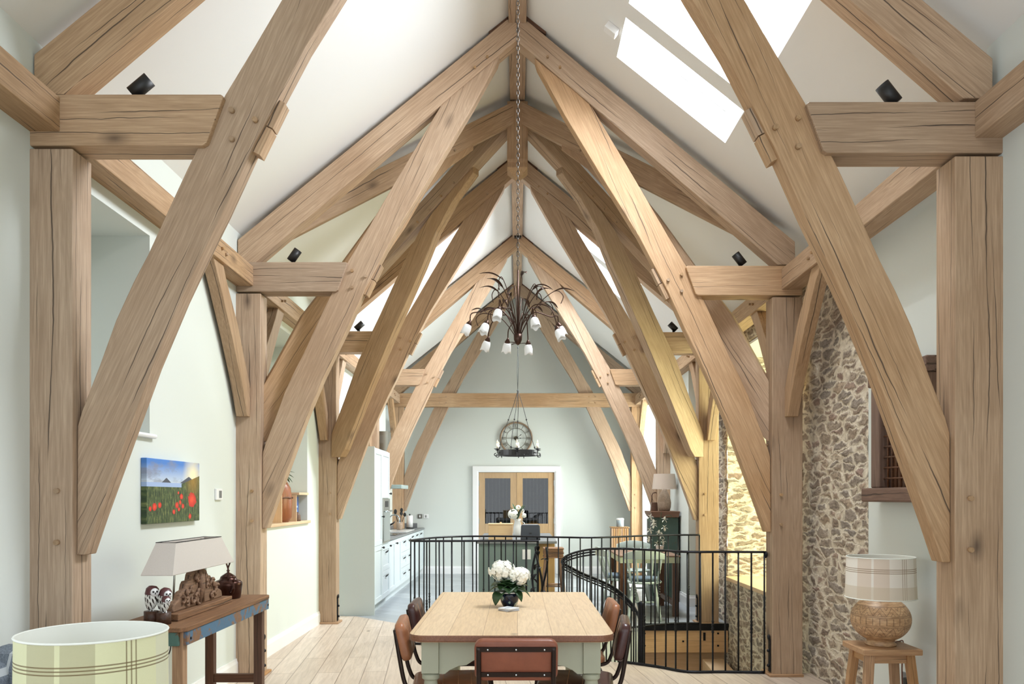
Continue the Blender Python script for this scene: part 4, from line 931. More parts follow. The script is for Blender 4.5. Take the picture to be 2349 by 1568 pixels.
# ================================================================= STAIR, RAILINGS
b = MB(); b.prism([(1.38, 9.1), (1.45, 9.25), (2.42, 9.25), (2.42, 9.235), (1.46, 9.235), (1.39, 9.09)], (0, 0, 0), *up, -.075, .004); b.box(1.45, 2.41, 9.215, 9.25, -.06, .006)
tag(b.build('stair_edge_plate', 'iron'), 'black iron edging on the far side of the stair opening', 'edging')
b = MB(); b.box(1.42, 2.415, 9.25, 9.32, -.33, -.062); T = tag(b.build('stair_fascia', 'fascia', bevel=.003, axis=(1, 0, 0)), 'broad oak board with knots facing the far side of the stair opening', 'board')
for (x, z) in ((1.46, -.11), (1.46, -.25), (2.30, -.11), (2.30, -.25), (1.9, -.2)):
    q = MB(); q.tube([(x, 9.25, z), (x, 9.24, z)], .011, 10); q.build('bolt', 'iron', T, axis=(0, 1, 0))
q = MB(); q.box(2.13, 2.155, 9.235, 9.25, -.19, -.10); q.build('iron_lug', 'iron', T)
T = thing('stair_string', 'thick oak stair timber sloping down beside the rubble wall', 'stairs', (2.25, 8.4, -.9))
b = MB(); b.prism([(9.24, -.40), (9.24, -1.4), (6.7, -2.3), (6.7, -.62)], (0, 0, 0), (0, 1, 0), (0, 0, 1), (1, 0, 0), 2.12, 2.36); b.build('string', 'palewood', T, bevel=.004, axis=(0, 1, .1))
for i in range(7):
    z = -.55-.19*i; y = 9.0-.3*i; q = MB(); q.box(1.5, 2.12, y-.3, y, z-.9, z-.86); q.build('tread', 'fascia', T, bevel=.003, axis=(1, 0, 0))
def at_arc(path, step):
    out = []; acc = 0.0; nxt = 0.0
    for a, c in zip(path, path[1:]):
        L = (c-a).length
        while nxt <= acc+L: out.append(a.lerp(c, (nxt-acc)/L if L else 0)); nxt += step
        acc += L
    return out
def railing(name, label, path, base, step, rtop=.012, twist=3, parent=None, zbot=0.012, brail=True):
    T = thing(name, label, 'railing', (path[0].x, path[0].y, 0))
    b = MB(); b.tube(path, .017, 8, flat=.6); b.build('handrail', 'iron', T)
    if brail: b = MB(); b.tube([Vector((p.x, p.y, .012)) for p in base], .012, 6); b.build('bottom_rail', 'iron', T)
    for i, p in enumerate(at_arc(path, step)):
        z0 = zbot if not callable(zbot) else zbot(p)
        if i % twist == 1:
            zz = z0+(p.z-z0)*.38; P = []; Rr = []
            for (z, r_) in ((z0, .0075), (zz-.06, .0075), (zz-.05, .012), (zz-.035, .008), (zz-.02, .012), (zz-.005, .008), (zz+.01, .012), (zz+.025, .008), (zz+.04, .012), (zz+.05, .0075), (p.z, .0075)): P.append((p.x, p.y, z)); Rr.append(r_)
            b = MB(); b.tube(P, Rr, 6, smooth=False)
        else: b = MB(); b.tube([(p.x, p.y, z0), (p.x+random.uniform(-.003, .003), p.y, (z0+p.z)/2), (p.x, p.y, p.z)], .0075, 6)
        b.build('baluster', 'iron', T)
    return T
zr = 1.02
far = smooth_path([(2.08, 9.22, zr), (1.75, 9.2, zr), (1.38, 9.0, zr-.0), (.83, 8.62, zr), (.45, 8.69, zr), (-.12, 8.9, zr), (-.6, 8.87, zr), (-.88, 8.6, zr), (-1.03, 8.2, zr), (-1.06, 8.0, zr), (-.98, 7.93, zr), (-.75, 7.93, zr), (-.3, 7.96, zr), (.0, 7.95, zr), (.21, 7.95, zr)], 8)
railing('balustrade', 'long black wrought iron balustrade bending round the far side of the stairwell', far, far, .122)
near = smooth_path([(2.03, 6.63, 1.0), (1.7, 6.655, 1.0), (1.4, 6.66, 1.0), (1.2, 6.85, 1.0), (.93, 7.06, 1.0)], 8)
t2 = railing('balustrade', 'black wrought iron balustrade between the table and the right oak post', near, near, .105)
b = MB(); b.ball((2.04, 6.63, .98), .03, 10, .5, 1, 1); b.build('wall_boss', 'iron', t2)
desc = smooth_path([(.93, 7.06, 1.0), (.70, 7.25, .985), (.56, 7.42, .95), (.46, 7.6, .895), (.435, 7.8, .82), (.52, 7.95, .76), (.66, 8.02, .685), (.93, 8.08, .566), (1.1, 8.08, .434), (1.19, 8.0, .30), (1.20, 7.8, .18), (1.19, 7.7, .08)], 8)
t3 = railing('stair_handrail', 'curved black iron handrail curling down into the stairwell right of the dining table', desc, desc, .09, brail=False, zbot=lambda p: -.9, twist=5)
for dz in (.025, .05):
    b = MB(); b.tube([p-Vector((0, 0, dz+0*p.z)) for p in desc[8:70]], .008, 6); b.build('lower_rail', 'iron', t3)
b = MB(); b.lathe([(.03, -.9), (.032, .1), (.028, .35), (.03, .5), (.034, .52), (.001, .54)], (1.09, 7.1, 0), 14); b.build('newel', 'iron', t3)
def ironflower():
    T = thing('iron_plant_newel', 'black wrought iron newel shaped like a climbing plant before the green island', 'newel', (.21, 7.95, 0))
    for k, (dx, ph) in enumerate(((-.03, 0), (.05, 2.0), (.0, 4.0))):
        P = [(.21+dx+.035*math.sin(ph+z*7), 7.95+.03*math.cos(ph+z*7), z) for z in [i*.04 for i in range(25)]]
        b = MB(); b.tube(P, .011, 7); b.build('stem', 'iron', T)
    random.seed(3)
    for i in range(16):
        z = .25+.045*i; a = random.uniform(0, 6.28); c = Vector((.21+.03*math.cos(a), 7.95+.03*math.sin(a), z)); q = MB(); leafb(q, c, c+Vector((.10*math.cos(a), .06*math.sin(a), random.uniform(-.07, .06))), .022, .015); q.build('leaf', 'iron', T, solid=.003)
    b = MB(); b.lathe([(.03, 0), (.05, .02), (.02, .04)], (.21, 7.95, 0), 12); b.build('foot', 'iron', T)
ironflower()
# ================================================================= DINING TABLE AND CHAIRS
random.seed(11)
T = thing('dining_table', 'long scrubbed pine dining table with pale sage painted base', 'table', (-.03, 4.9, 0))
tx0, tx1, ty0, ty1 = -.545, .485, 3.98, 5.8
b = MB(); rr = .09; P = []
for cx, cy, a0 in ((tx1-rr, ty0+rr, -90), (tx1-rr*.3, ty1-rr*.3, 0), (tx0+rr*.3, ty1-rr*.3, 90), (tx0+rr, ty0+rr, 180)):
    r_ = rr if cy < 5 else rr*.3
    for i in range(9): a = R(a0+i*90/8); P.append((cx+r_*math.cos(a), cy+r_*math.sin(a)))
b.prism(P, (0, 0, 0), *up, .732, .77)
for i in range(len(b.f)): b.mi[i] = 1 if i not in (0, 1) else 0
b.build('tabletop', ['pine', 'pineedge'], T, bevel=.009, O=(0, 4.9, .75), axis=(0, 1, 0))
ax0, ax1, ay0, ay1 = -.485, .42, 4.07, 5.72
def apron(x0, x1, y, ax):
    L = x1-x0; c = L/2
    prof = [(0, .731), (L, .731), (L, .555), (L-.03, .555), (L-.055, .575), (L-.10, .595), (L-.14, .600), (L-.17, .62), (L-.20, .635), (.20, .635), (.17, .62), (.14, .600), (.10, .595), (.055, .575), (.03, .555), (0, .555)]
    return prof
for y in (ay0+.015, ay1-.035):
    b = MB(); b.prism(apron(ax0+.087, ax1-.087, y, 0), (ax0+.087, y, 0), (1, 0, 0), (0, 0, 1), (0, 1, 0), 0, .022); b.build('apron', 'tgreen', T, bevel=.002)
for x in (ax0+.015, ax1-.035):
    b = MB(); b.prism(apron(ay0+.087, ay1-.087, x, 0), (x, ay0+.087, 0), (0, 1, 0), (0, 0, 1), (1, 0, 0), 0, .022); b.build('apron', 'tgreen', T, bevel=.002)
for x in (ax0+.0435, ax1-.0435):
    for y in (ay0+.0435, ay1-.0435):
        b = MB(); b.box(x-.0435, x+.0435, y-.0435, y+.0435, .56, .731)
        b.lathe([(.03, .56), (.045, .55), (.045, .53), (.032, .52), (.044, .44), (.042, .3), (.03, .1), (.028, .07), (.04, .05), (.036, .02), (.025, 0)], (x, y, 0), 20); b.build('leg', 'tgreen', T, bevel=.002)
def pad(b, w, h, t, M, rad=.05, bulge=.012):
    """upholstered pad centred on origin in its own x-z plane, thickness along y"""
    n = 10; ring = []
    for cx, cz, a0 in ((w/2-rad, h/2-rad, 0), (-w/2+rad, h/2-rad, 90), (-w/2+rad, -h/2+rad, 180), (w/2-rad, -h/2+rad, 270)):
        for i in range(7): a = R(a0+i*15); ring.append((cx+rad*math.cos(a), cz+rad*math.sin(a)))
    lay = [(-t/2, .93), (-t/2+.004, .975), (-t/4, 1.0), (t/4, 1.0), (t/2-.006, .975), (t/2, .93)]
    vs = []; k = len(ring)
    for y, s_ in lay: vs += [M @ Vector((x*(1-(1-s_)*1.0), y, z*(1-(1-s_)*1.6))) for x, z in ring]
    fs = []
    for j in range(len(lay)-1):
        for i in range(k): fs.append((j*k+i, j*k+(i+1) % k, (j+1)*k+(i+1) % k, (j+1)*k+i))
    c0 = len(vs); vs.append(M @ Vector((0, -t/2-.001, 0))); vs.append(M @ Vector((0, t/2+bulge*.3, 0)))
    for i in range(k): fs.append((c0, (i+1) % k, i)); fs.append((c0+1, (len(lay)-1)*k+i, (len(lay)-1)*k+(i+1) % k))
    b._add(vs, fs, True)
def leather_chair(m, label):
    T = thing('leather_chair', label, 'chair', (0, 0, 0), 'leather dining chairs on metal tube frames')
    tilt = R(13); zb = .70
    Mb = Matrix.Translation((0, -.245, zb)) @ Matrix.Rotation(tilt, 4, 'X')
    b = MB(); pad(b, .385, .20, .05, Mb, .04); bp = b.build('backrest', m, T)
    for xx in (-.075, .075): q = MB(); q.tube([Mb @ Vector((xx, .026, -.085)), Mb @ Vector((xx, .031, 0)), Mb @ Vector((xx, .026, .085))], .0012, 4); q.build('seam', 'stitch', bp)
    Ms = Matrix.Translation((0, .0, .455)) @ Matrix.Rotation(R(-90), 4, 'X')
    b = MB(); pad(b, .39, .40, .045, Ms, .06); se = b.build('seat', m, T)
    for yy in (-.11, -.04, .04, .11): q = MB(); q.tube([(-.18, yy, .479), (.18, yy, .479)], .0015, 4); q.build('seam', 'stitch', se)
    for s_ in (-1, 1):
        x = s_*.172
        pth = smooth_path([(x, -.285, .765), (x, -.262, .62), (x, -.235, .49), (x, -.19, .432), (x, -.05, .428), (x, .14, .428), (x, .19, .40), (x*1.05, .215, .25), (x*1.08, .235, .0)], 6)
        b = MB(); b.tube(pth, .0115, 10); b.build('side_frame', 'tube', T)
        b = MB(); b.tube(smooth_path([(x, -.10, .428), (x, -.17, .38), (x*1.05, -.22, .2), (x*1.08, -.26, .0)], 5), .0115, 10); b.build('leg', 'tube', T)
    for dz in (.062, -.062):
        b = MB(); a = [Mb @ Vector((x, -.030, dz)) for x in (-.175, -.09, 0, .09, .175)]
        vs = []
        for i, p in enumerate(a):
            up_ = (Mb.to_3x3() @ Vector((0, 0, 1)))*.011; yy = Mb.to_3x3() @ Vector((0, 1, 0))*.004; vs += [p-up_-yy, p+up_-yy, p+up_+yy, p-up_+yy]
        fs = [(4*i+k, 4*i+(k+1) % 4, 4*i+4+(k+1) % 4, 4*i+4+k) for i in range(4) for k in range(4)]+[(0, 1, 2, 3), (16, 17, 18, 19)]
        b._add(vs, fs); fr = b.build('back_strap', 'tube', T)
        q = MB()
        for x in (-.13, 0, .13): q.ball(Mb @ Vector((x, -.035, dz)), .0045, 8, 1, .5, 1)
        q.build('rivet', 'chrome', fr)
    for P in ([(-.18, .2, .33), (.18, .2, .33)], [(-.175, -.2, .33), (.175, -.2, .33)]): b = MB(); b.tube(P, .009, 8); b.build('stretcher', 'tube', T)
    return T
c = leather_chair('rust', 'russet leather chair at the near end of the table, its back to the camera')
c.location = (-.006, 3.98, -.0)
for (m, loc, rz, l) in (('tan', (-.36, 4.36, 0), -86, 'tan leather chair on the left side of the table, nearest the camera'), ('brown', (-.385, 5.10, 0), -90, 'dark brown leather chair on the left side of the table, farther back'),
                        ('brown', (.315, 4.36, 0), 84, 'dark brown leather chair on the right side of the table, nearest the camera'), ('tan', (.34, 5.10, 0), 90, 'tan leather chair on the right side of the table, farther back')):
    c = leather_chair(m, l); c.location = loc; c.rotation_euler = (0, 0, R(rz))
# potted hydrangea and coasters
def potmat():
    t = NT('blue_floral_glaze'); v = t.coords(); vo = t.node('ShaderNodeTexVoronoi'); vo.inputs['Scale'].default_value = 17; t.link(v, vo.inputs['Vector'])
    n = t.noise(v, 45, 4); d = t.math('ADD', vo.outputs['Distance'], t.math('MULTIPLY', n, .5))
    t.link(t.ramp(d, [(.50, srgb(206, 206, 186)), (.62, srgb(120, 150, 140)), (.68, srgb(24, 34, 58)), (1, srgb(14, 18, 34))]), t.b.inputs['Base Color']); t.b.inputs['Roughness'].default_value = .15; return t.m
pc = Vector((-.05, 5.02, .771))
T = thing('potted_hydrangea', 'white hydrangea with dark green leaves in a blue floral pot on the dining table', 'potted plant', pc)
b = MB(); b.lathe([(.036, 0), (.04, .003), (.054, .03), (.063, .065), (.064, .088), (.060, .088), (.057, .06)], pc, 28); b.lathe([(.001, .075), (.058, .076)], pc, 20, caps=False); b.build('pot', potmat(), T)
b = MB(); b.lathe([(.0645, .086), (.066, .09), (.0635, .094), (.060, .09)], pc, 28, caps=False); b.build('rim', 'ceramic', T)
LV = [(-.115, -.05, .13, .05), (-.10, .0, .20, .045), (-.085, -.07, .015, .05), (-.04, -.10, .17, .048), (.02, -.10, .15, .05), (-.13, .0, .09, .035), (.10, -.06, .10, .04), (.13, -.02, .06, .025), (.12, .05, .12, .035), (.04, -.09, .10, .035), (.09, -.04, .18, .03), (-.05, .1, .15, .05), (.06, .1, .14, .05), (.0, -.11, .09, .045), (.075, -.085, .04, .028), (-.06, -.08, .11, .05)]
for (x, y, z, w_) in LV:
    b = MB(); leafb(b, pc+Vector((x*.12, y*.12, .10)), pc+Vector((x, y, z)), w_, .025); b.build('leaf', 'leaf', T, solid=.0012)
b = MB()
for p in ((-.05, -.01, .2), (.05, 0, .18), (-.01, .03, .2)): b.tube([pc+Vector((0, 0, .08)), pc+Vector(p)], .004, 6)
b.build('stem', 'leaf', T)
for (cx, cz, rr_, n_) in ((-.045, .225, .07, 110), (.062, .19, .062, 95)):
    b = MB(); cc = pc+Vector((cx, -.01, cz))
    for i in range(n_):
        d = Vector((random.gauss(0, 1), random.gauss(0, 1), random.gauss(.2, 1))).normalized(); d.z *= .72; p = cc+d*rr_*random.uniform(.7, 1.22); M = Vector(d).to_track_quat('Z', 'Y').to_matrix(); an = random.random()*6
        for k in range(4):
            u_ = Vector((math.cos(an+k*1.57), math.sin(an+k*1.57), 0)); b.ball(p+M @ (u_*.011), .012, 6, 1, 1, .22, M)
    b.build('flower_head', 'petal', T)
for i in range(3):
    T = thing('coaster', ('top white coaster with a blue stripe on the stack before the hydrangea pot', 'middle coaster of the stack before the hydrangea pot', 'bottom coaster of the stack before the hydrangea pot')[2-i], 'coaster', (-.052, 4.84, .771+.006*i), 'stacked coasters')
    M = Matrix.Translation((-.052, 4.84, .7715+.006*i)) @ Matrix.Rotation(R(45+(i-1)*9), 4, 'Z'); b = MB(); b.box(-.046, .046, -.046, .046, 0, .005, M); b.build('tile', 'white' if i == 2 else plain('coaster_grey', (190, 192, 196), .4), T, bevel=.001)
    if i == 2: b = MB(); b.box(-.04, .04, -.004, .004, .0051, .0056, M); b.build('stripe', plain('coaster_blue', (120, 150, 170), .4), T)
# ================================================================= LEFT: LAMP, ARMCHAIR, CONSOLE
def plaid(name, base, b1, b2, line, zc, off):
    V = [(off+.23, .02, b2, .5), (off-.26, .03, b1, .5)]
    for o in (0, .5, -.5): V += [(off-.112+o, .035, b1, .8), (off-.0315+o, .0345, b1, .8), (off+.175+o, .03, b2, .45)]
    for g in (0, .5, -.5):
        for o in (-.011, 0, .011): V += [(off+.077+g+o, .0016, line, .75)]
    H = [(zc[1], zc[2], b2, .55)]+[(zc[0]+o, .0022, line, .8) for o in (-.0105, 0, .0105)]
    return tartan(name, base, H, None, V)
lc = Vector((-1.314, 2.5, 0))
T = thing('floor_lamp', 'large drum shade of cream and green check standing in the lower left corner', 'lamp', lc)
lamp_shade(T, 'lamp_shade', (lc.x, lc.y, .74), .216, .2125, .292, plaid('green_check_wool', (216, 216, 176), (180, 176, 142), (206, 206, 190), (112, 92, 58), (.214, .05, .035), .327), seg=64)
for (r_, z) in ((.2125, 1.032), (.2165, .742)): b = MB(); b.tube(circ((lc.x, lc.y), r_, 64, z=z), .0035, 6, closed=True); b.build('shade_trim', 'linenin', T)
b = MB(); b.tube([(lc.x, lc.y, .02), (lc.x, lc.y, .95)], .014, 12); b.tube([(lc.x-.21, lc.y, .95), (lc.x+.21, lc.y, .95)], .003, 6); b.tube([(lc.x, lc.y-.21, .95), (lc.x, lc.y+.21, .95)], .003, 6); b.build('pole', 'dark', T)
b = MB(); b.lathe([(.15, 0), (.15, .02), (.02, .035)], lc, 32); b.build('base', 'dark', T)
t = NT('grey_blue_tartan_wool'); tc = t.node('ShaderNodeTexCoord'); sp = t.node('ShaderNodeSeparateXYZ'); t.link(tc.outputs['Object'], sp.inputs[0])
nz = t.noise(tc.outputs['Object'], 160, 3, .7); colr = t.ramp(nz, [(.3, srgb(84, 92, 102)), (.7, srgb(132, 140, 150))])
for (src, c0, hw, rgb) in ((1, .16, .008, (70, 56, 60)), (1, -.04, .006, (190, 194, 196)), (2, .0, .02, (92, 98, 108)), (1, -.24, .008, (70, 56, 60)), (0, .1, .008, (70, 56, 60)), (0, -.1, .006, (190, 194, 196))):
    colr = t.mix(t.math('MULTIPLY', t.math('LESS_THAN', t.math('ABSOLUTE', t.math('SUBTRACT', sp.outputs[src], c0)), hw), .85), colr, srgb(*rgb))
t.link(colr, t.b.inputs['Base Color']); t.b.inputs['Roughness'].default_value = .95; MT['wool'] = t.m
T = thing('armchair', 'grey blue tartan wool armchair behind the check lamp shade', 'armchair', (-1.95, 2.95, 0))
b = MB(); b.box(-2.24, -2.04, 2.72, 3.36, .1, .80); b.build('backrest', 'wool', T, bevel=.07)
b = MB(); b.box(-2.2, -1.62, 3.24, 3.44, .1, .84); b.build('armrest', 'wool', T, bevel=.08); b = MB(); b.box(-2.2, -1.62, 2.62, 2.78, .1, .6); b.build('armrest', 'wool', T, bevel=.06)
b = MB(); b.box(-2.08, -1.6, 2.78, 3.24, .12, .44); b.build('seat', 'wool', T, bevel=.05)
for x in (-2.15, -1.68):
    for y in (2.7, 3.36): b = MB(); b.tube([(x, y, .12), (x, y, 0)], [.028, .018], 10); b.build('leg', 'dark', T)
# console table
T = thing('console_table', 'reclaimed wood console table with chipped blue edge against the left wall', 'console table', (-1.85, 4.7, 0))
cx0, cx1, cy0, cy1 = -2.06, -1.655, 4.02, 5.40
b = MB(); b.prism([(cx0, cy0), (cx1-.03, cy0), (cx1, cy0+.03), (cx1, cy1-.02), (cx1-.02, cy1), (cx0, cy1)], (0, 0, 0), *up, .775, .80); b.build('tabletop', 'reclaim', T, bevel=.004, O=(-1.85, 4.7, .79), axis=(0, 1, 0))
b = MB(); b.box(cx1-.028, cx1-.006, cy0+.04, cy1-.01, .705, .774); b.build('front_rail', 'bluepaint', T, bevel=.003)
b = MB(); b.box(cx0+.02, cx1-.04, cy0+.012, cy0+.034, .705, .774); b.box(cx0+.02, cx1-.04, cy1-.034, cy1-.012, .705, .774); b.build('end_rail', chipped('chipped_teal_paint', (86, 120, 108), (120, 84, 50), .5), T, bevel=.003)
for (x, y) in ((cx1-.055, cy0+.035), (cx1-.055, cy1-.09), (cx0+.03, cy0+.035), (cx0+.03, cy1-.09)):
    b = MB(); b.box(x-.028, x+.028, y, y+.055, 0, .774); b.build('leg', 'honey' if y < 4.5 and x > -1.8 else 'dark', T, bevel=.003, axis=(0, 0, 1))
for y in (cy1-.085, cy0+.04): b = MB(); b.box(cx0+.058, cx1-.083, y, y+.035, .23, .285); b.build('stretcher', 'dark', T, bevel=.003, axis=(1, 0, 0))
for y in (cy0+.08, cy1-.03): b = MB(); b.ball((cx1-.004, y, .735), .008, 8, .4); b.build('nail', 'iron', T)
# carved lamp
T = thing('carved_panel_lamp', 'table lamp made of a carved wooden panel with a long linen shade on the console', 'lamp', (-1.84, 4.6, .801))
b = MB(); b.box(-1.90, -1.775, 4.22, 5.02, .801, .838); b.build('base', 'reclaim', T, bevel=.004, axis=(0, 1, 0))
half = [(.0, .232), (.035, .235), (.055, .215), (.06, .19), (.085, .195), (.11, .185), (.125, .15), (.165, .15), (.185, .135), (.20, .105), (.24, .10), (.26, .085), (.275, .06), (.31, .055), (.345, .04), (.355, .015), (.355, 0)]
prof = [(-a, z) for a, z in half[::-1]]+half[1:]
b = MB(); b.prism(prof, (-1.86, 4.62, .838), (0, 1, 0), (0, 0, 1), (1, 0, 0), 0, .04)
cp = b.build('carved_panel', 'reclaim', T, bevel=.008, axis=(0, 1, 0))
random.seed(5)
b = MB()
for k in range(26):                                   # scrolling leaf relief
    s_ = -1 if k % 2 else 1; u0 = random.uniform(.0, .25); hmax = .22*(1-u0/.37)**.8; v0 = random.uniform(.01, max(.02, hmax*.8)); r0 = random.uniform(.018, .036); ph = random.uniform(0, 6.28)
    P = [Vector((-1.812, 4.62+s_*(u0+(r0*(1-i/15))*math.cos(ph+i*.42)), .845+max(.0, v0+(r0*(1-i/15))*math.sin(ph+i*.42)))) for i in range(13)]
    b.tube(P, [.011*(1-i/16) for i in range(13)], 6)
b.tube([Vector((-1.812, 4.60, .85)), Vector((-1.808, 4.615, .95)), Vector((-1.812, 4.60, 1.06))], [.012, .018, .01], 6); b.tube([Vector((-1.812, 4.64, .85)), Vector((-1.808, 4.625, .95)), Vector((-1.812, 4.64, 1.06))], [.012, .018, .01], 6)
b.build('carved_scrolls', 'reclaim', cp)
for y in (4.40, 4.84): b = MB(); b.tube([(-1.88, y, .838), (-1.865, y, 1.17)], .006, 8); b.build('rod', 'steel', T)
b = MB(); B0 = [(-1.93, 4.13), (-1.765, 4.13), (-1.765, 5.02), (-1.93, 5.02)]; B1 = [(-1.905, 4.25), (-1.80, 4.25), (-1.80, 4.90), (-1.905, 4.90)]
vs = [(x, y, 1.05) for x, y in B0]+[(x, y, 1.21) for x, y in B1]; b._add(vs, [(i, (i+1) % 4, (i+1) % 4+4, i+4) for i in range(4)]); b.build('lamp_shade', 'linen', T, solid=.004)
b = MB(); b.tube([Vector(p)+Vector((0, 0, .001)) for p in vs[4:]], .0025, 6, closed=True); b.tube([(-1.905, 4.4, 1.2), (-1.80, 4.4, 1.2)], .002, 6); b.tube([(-1.905, 4.84, 1.2), (-1.80, 4.84, 1.2)], .002, 6); b.build('shade_wire', 'black', T)
# kettle
kc = Vector((-1.865, 5.20, .801))
T = thing('copper_kettle', 'dark antique copper kettle with swing handle on the console beside the oak post', 'kettle', kc)
b = MB(); b.lathe([(.001, 0), (.072, 0), (.078, .008), (.088, .085), (.088, .1), (.078, .112), (.055, .12), (.05, .13), (.048, .135)], kc, 32); b.build('body', 'copper', T)
b = MB(); b.lathe([(.05, .133), (.044, .142), (.02, .158), (.008, .164), (.006, .17), (.012, .176), (.001, .185)], kc, 24); b.build('lid', 'copper', T)
b = MB(); b.tube(smooth_path([kc+Vector((.04, -.065, .045)), kc+Vector((.06, -.09, .05)), kc+Vector((.07, -.10, .08)), kc+Vector((.068, -.10, .115)), kc+Vector((.075, -.115, .13))], 5), [.013]*5+[.010]*5+[.007]*5+[.006]*6, 10); b.build('spout', 'copper', T)
b = MB(); b.tube(smooth_path([kc+Vector((.02, -.055, .125)), kc+Vector((.02, -.05, .18)), kc+Vector((.0, -.035, .235)), kc+Vector((-.0, .035, .235)), kc+Vector((-.02, .05, .18)), kc+Vector((-.02, .055, .125))], 5), .005, 8); b.build('handle', 'copper', T)
b = MB(); b.tube([kc+Vector((0, -.038, .243)), kc+Vector((0, .038, .243))], .012, 12); b.build('handle_grip', 'reclaim', T, axis=(0, 1, 0))
# owls
def owlmat(i):
    t = NT('painted_owl_feathers'); tc = t.node('ShaderNodeTexCoord'); sp = t.node('ShaderNodeSeparateXYZ'); t.link(tc.outputs['Object'], sp.inputs[0])
    w1 = t.node('ShaderNodeTexWave'); w1.inputs['Scale'].default_value = 26; w1.inputs['Distortion'].default_value = 2.5; t.link(tc.outputs['Object'], w1.inputs['Vector'])
    w2 = t.node('ShaderNodeTexWave', bands_direction='DIAGONAL'); w2.inputs['Scale'].default_value = 20; w2.inputs['Distortion'].default_value = 2; t.link(tc.outputs['Object'], w2.inputs['Vector'])
    m = t.math('MULTIPLY', t.math('GREATER_THAN', w1.outputs['Fac'], .45), t.math('GREATER_THAN', w2.outputs['Fac'], .4))
    m = t.math('MULTIPLY', m, t.math('LESS_THAN', sp.outputs[2], .035))
    t.link(t.mix(m, srgb(236, 236, 230), srgb(44, 34, 30)), t.b.inputs['Base Color']); t.b.inputs['Roughness'].default_value = .4; return t.m
MT['plum'] = plain('plum_brown_paint', (92, 52, 54), .4)
def owl(x, y, z, h, lean, label):
    T = thing('owl_figurine', label, 'owl figurine', (x, y, z), 'painted wooden owls on the console')
    r = h*.27; M = Matrix.Rotation(R(lean), 3, 'Y')
    b = MB(); b.lathe([(.001, 0), (r*.45, h*.06), (r*.8, h*.25), (r*.98, h*.5), (r*.95, h*.7), (r*.86, h*.88), (r*.5, h*.98), (.001, h)], (x, y, z), 24, M, caps=False); b.build('body', owlmat(0), T, O=Vector((x, y, z))+M @ Vector((0, 0, h*.5)))
    b = MB(); b.lathe([(r*1.0, h*.66), (r*.99, h*.72), (r*.9, h*.89), (r*.53, h*.995), (.001, h*1.015)], (x, y, z), 24, M, caps=False); b.build('cap', 'plum', T)
    b = MB(); f = M @ Vector((r*.62, -r*.62, h*.78)); dM = Vector((1, -1, 0)).to_track_quat('Z', 'Y').to_matrix(); b.lathe([(.001, 0), (r*.62, .0), (r*.6, r*.2), (.001, r*.3)], Vector((x, y, z))+f, 20, dM, caps=False); b.build('face_disc', 'white', T)
    b = MB()
    for s_ in (-1, 1): b.ball(Vector((x, y, z))+f+Vector((.7, -.7, 0)).normalized()*r*.28+Vector((.7, .7, 0))*s_*r*.28+Vector((0, 0, r*.1)), r*.15, 8)
    b.ball(Vector((x, y, z))+f+Vector((.7, -.7, 0)).normalized()*r*.3-Vector((0, 0, r*.15)), r*.1, 8, .8, .8, 1.6); b.build('eyes_and_beak', 'black', T)
    b = MB()
    for s_ in (-1, 1): b.tube([(x+s_*.008+.01, y-.005, z+.01), (x+s_*.008+.012, y-.008, z-.006)], .003, 6)
    b.build('feet', 'white', T)
owl(-1.885, 4.14, .868, .128, 6, 'tall owl figurine with plum cap, leftmost on the stump'); owl(-1.84, 4.16, .868, .118, 16, 'middle owl figurine leaning right behind the small one'); owl(-1.81, 4.12, .862, .085, 14, 'smallest owl figurine at the right end of the stump')
T = thing('owl_stump', 'dark charred wooden stump carrying the three owls', 'wooden stump', (-1.84, 4.14, .801)); b = MB(); b.lathe([(.036, 0), (.036, .066)], (-1.88, 4.14, .801), 10); b.lathe([(.038, 0), (.038, .06)], (-1.815, 4.135, .801), 10, caps=True); b.build('stump', plain('charred_wood', (70, 44, 30), .5, var=.5, scale=30, bump=.4), T)
# wall things on the left
T = thing('poppy_canvas', 'canvas photo print of red poppies by the sea at sunset on the left wall', 'picture', (XL+.02, 5.285, 1.49)); b = MB(); b.box(XL+.001, XL+.037, 4.88, 5.69, 1.287, 1.69)
o = b.build('canvas', poppy(), T, O=(XL+.02, 5.285, 1.49), bevel=.003)
T = thing('wall_thermostat', 'small white wall thermostat with grey display between the canvas and the oak post', 'thermostat', (XL, 6.1, 1.45)); b = MB(); b.box(XL, XL+.018, 6.07, 6.19, 1.43, 1.515); b.build('housing', 'white', T, bevel=.004); b = MB(); b.box(XL+.018, XL+.02, 6.115, 6.165, 1.445, 1.50); b.build('display', 'slate', T)
T = thing('double_socket', 'grey metal double socket on the left wall under the console, cable plugged in', 'socket', (XL, 4.9, .47)); b = MB(); b.box(XL, XL+.012, 4.96, 5.12, .50, .59); b.build('plate', 'steel', T, bevel=.003); b = MB(); b.box(XL+.012, XL+.04, 4.98, 5.03, .52, .57); b.build('plug', 'white', T, bevel=.004); b = MB(); b.tube(smooth_path([(XL+.04, 5.0, .54), (XL+.07, 5.02, .46), (XL+.08, 5.1, .47), (XL+.09, 5.12, .6), (XL+.15, 5.05, .74)], 6), .004, 6); b.build('cable', 'black', T)
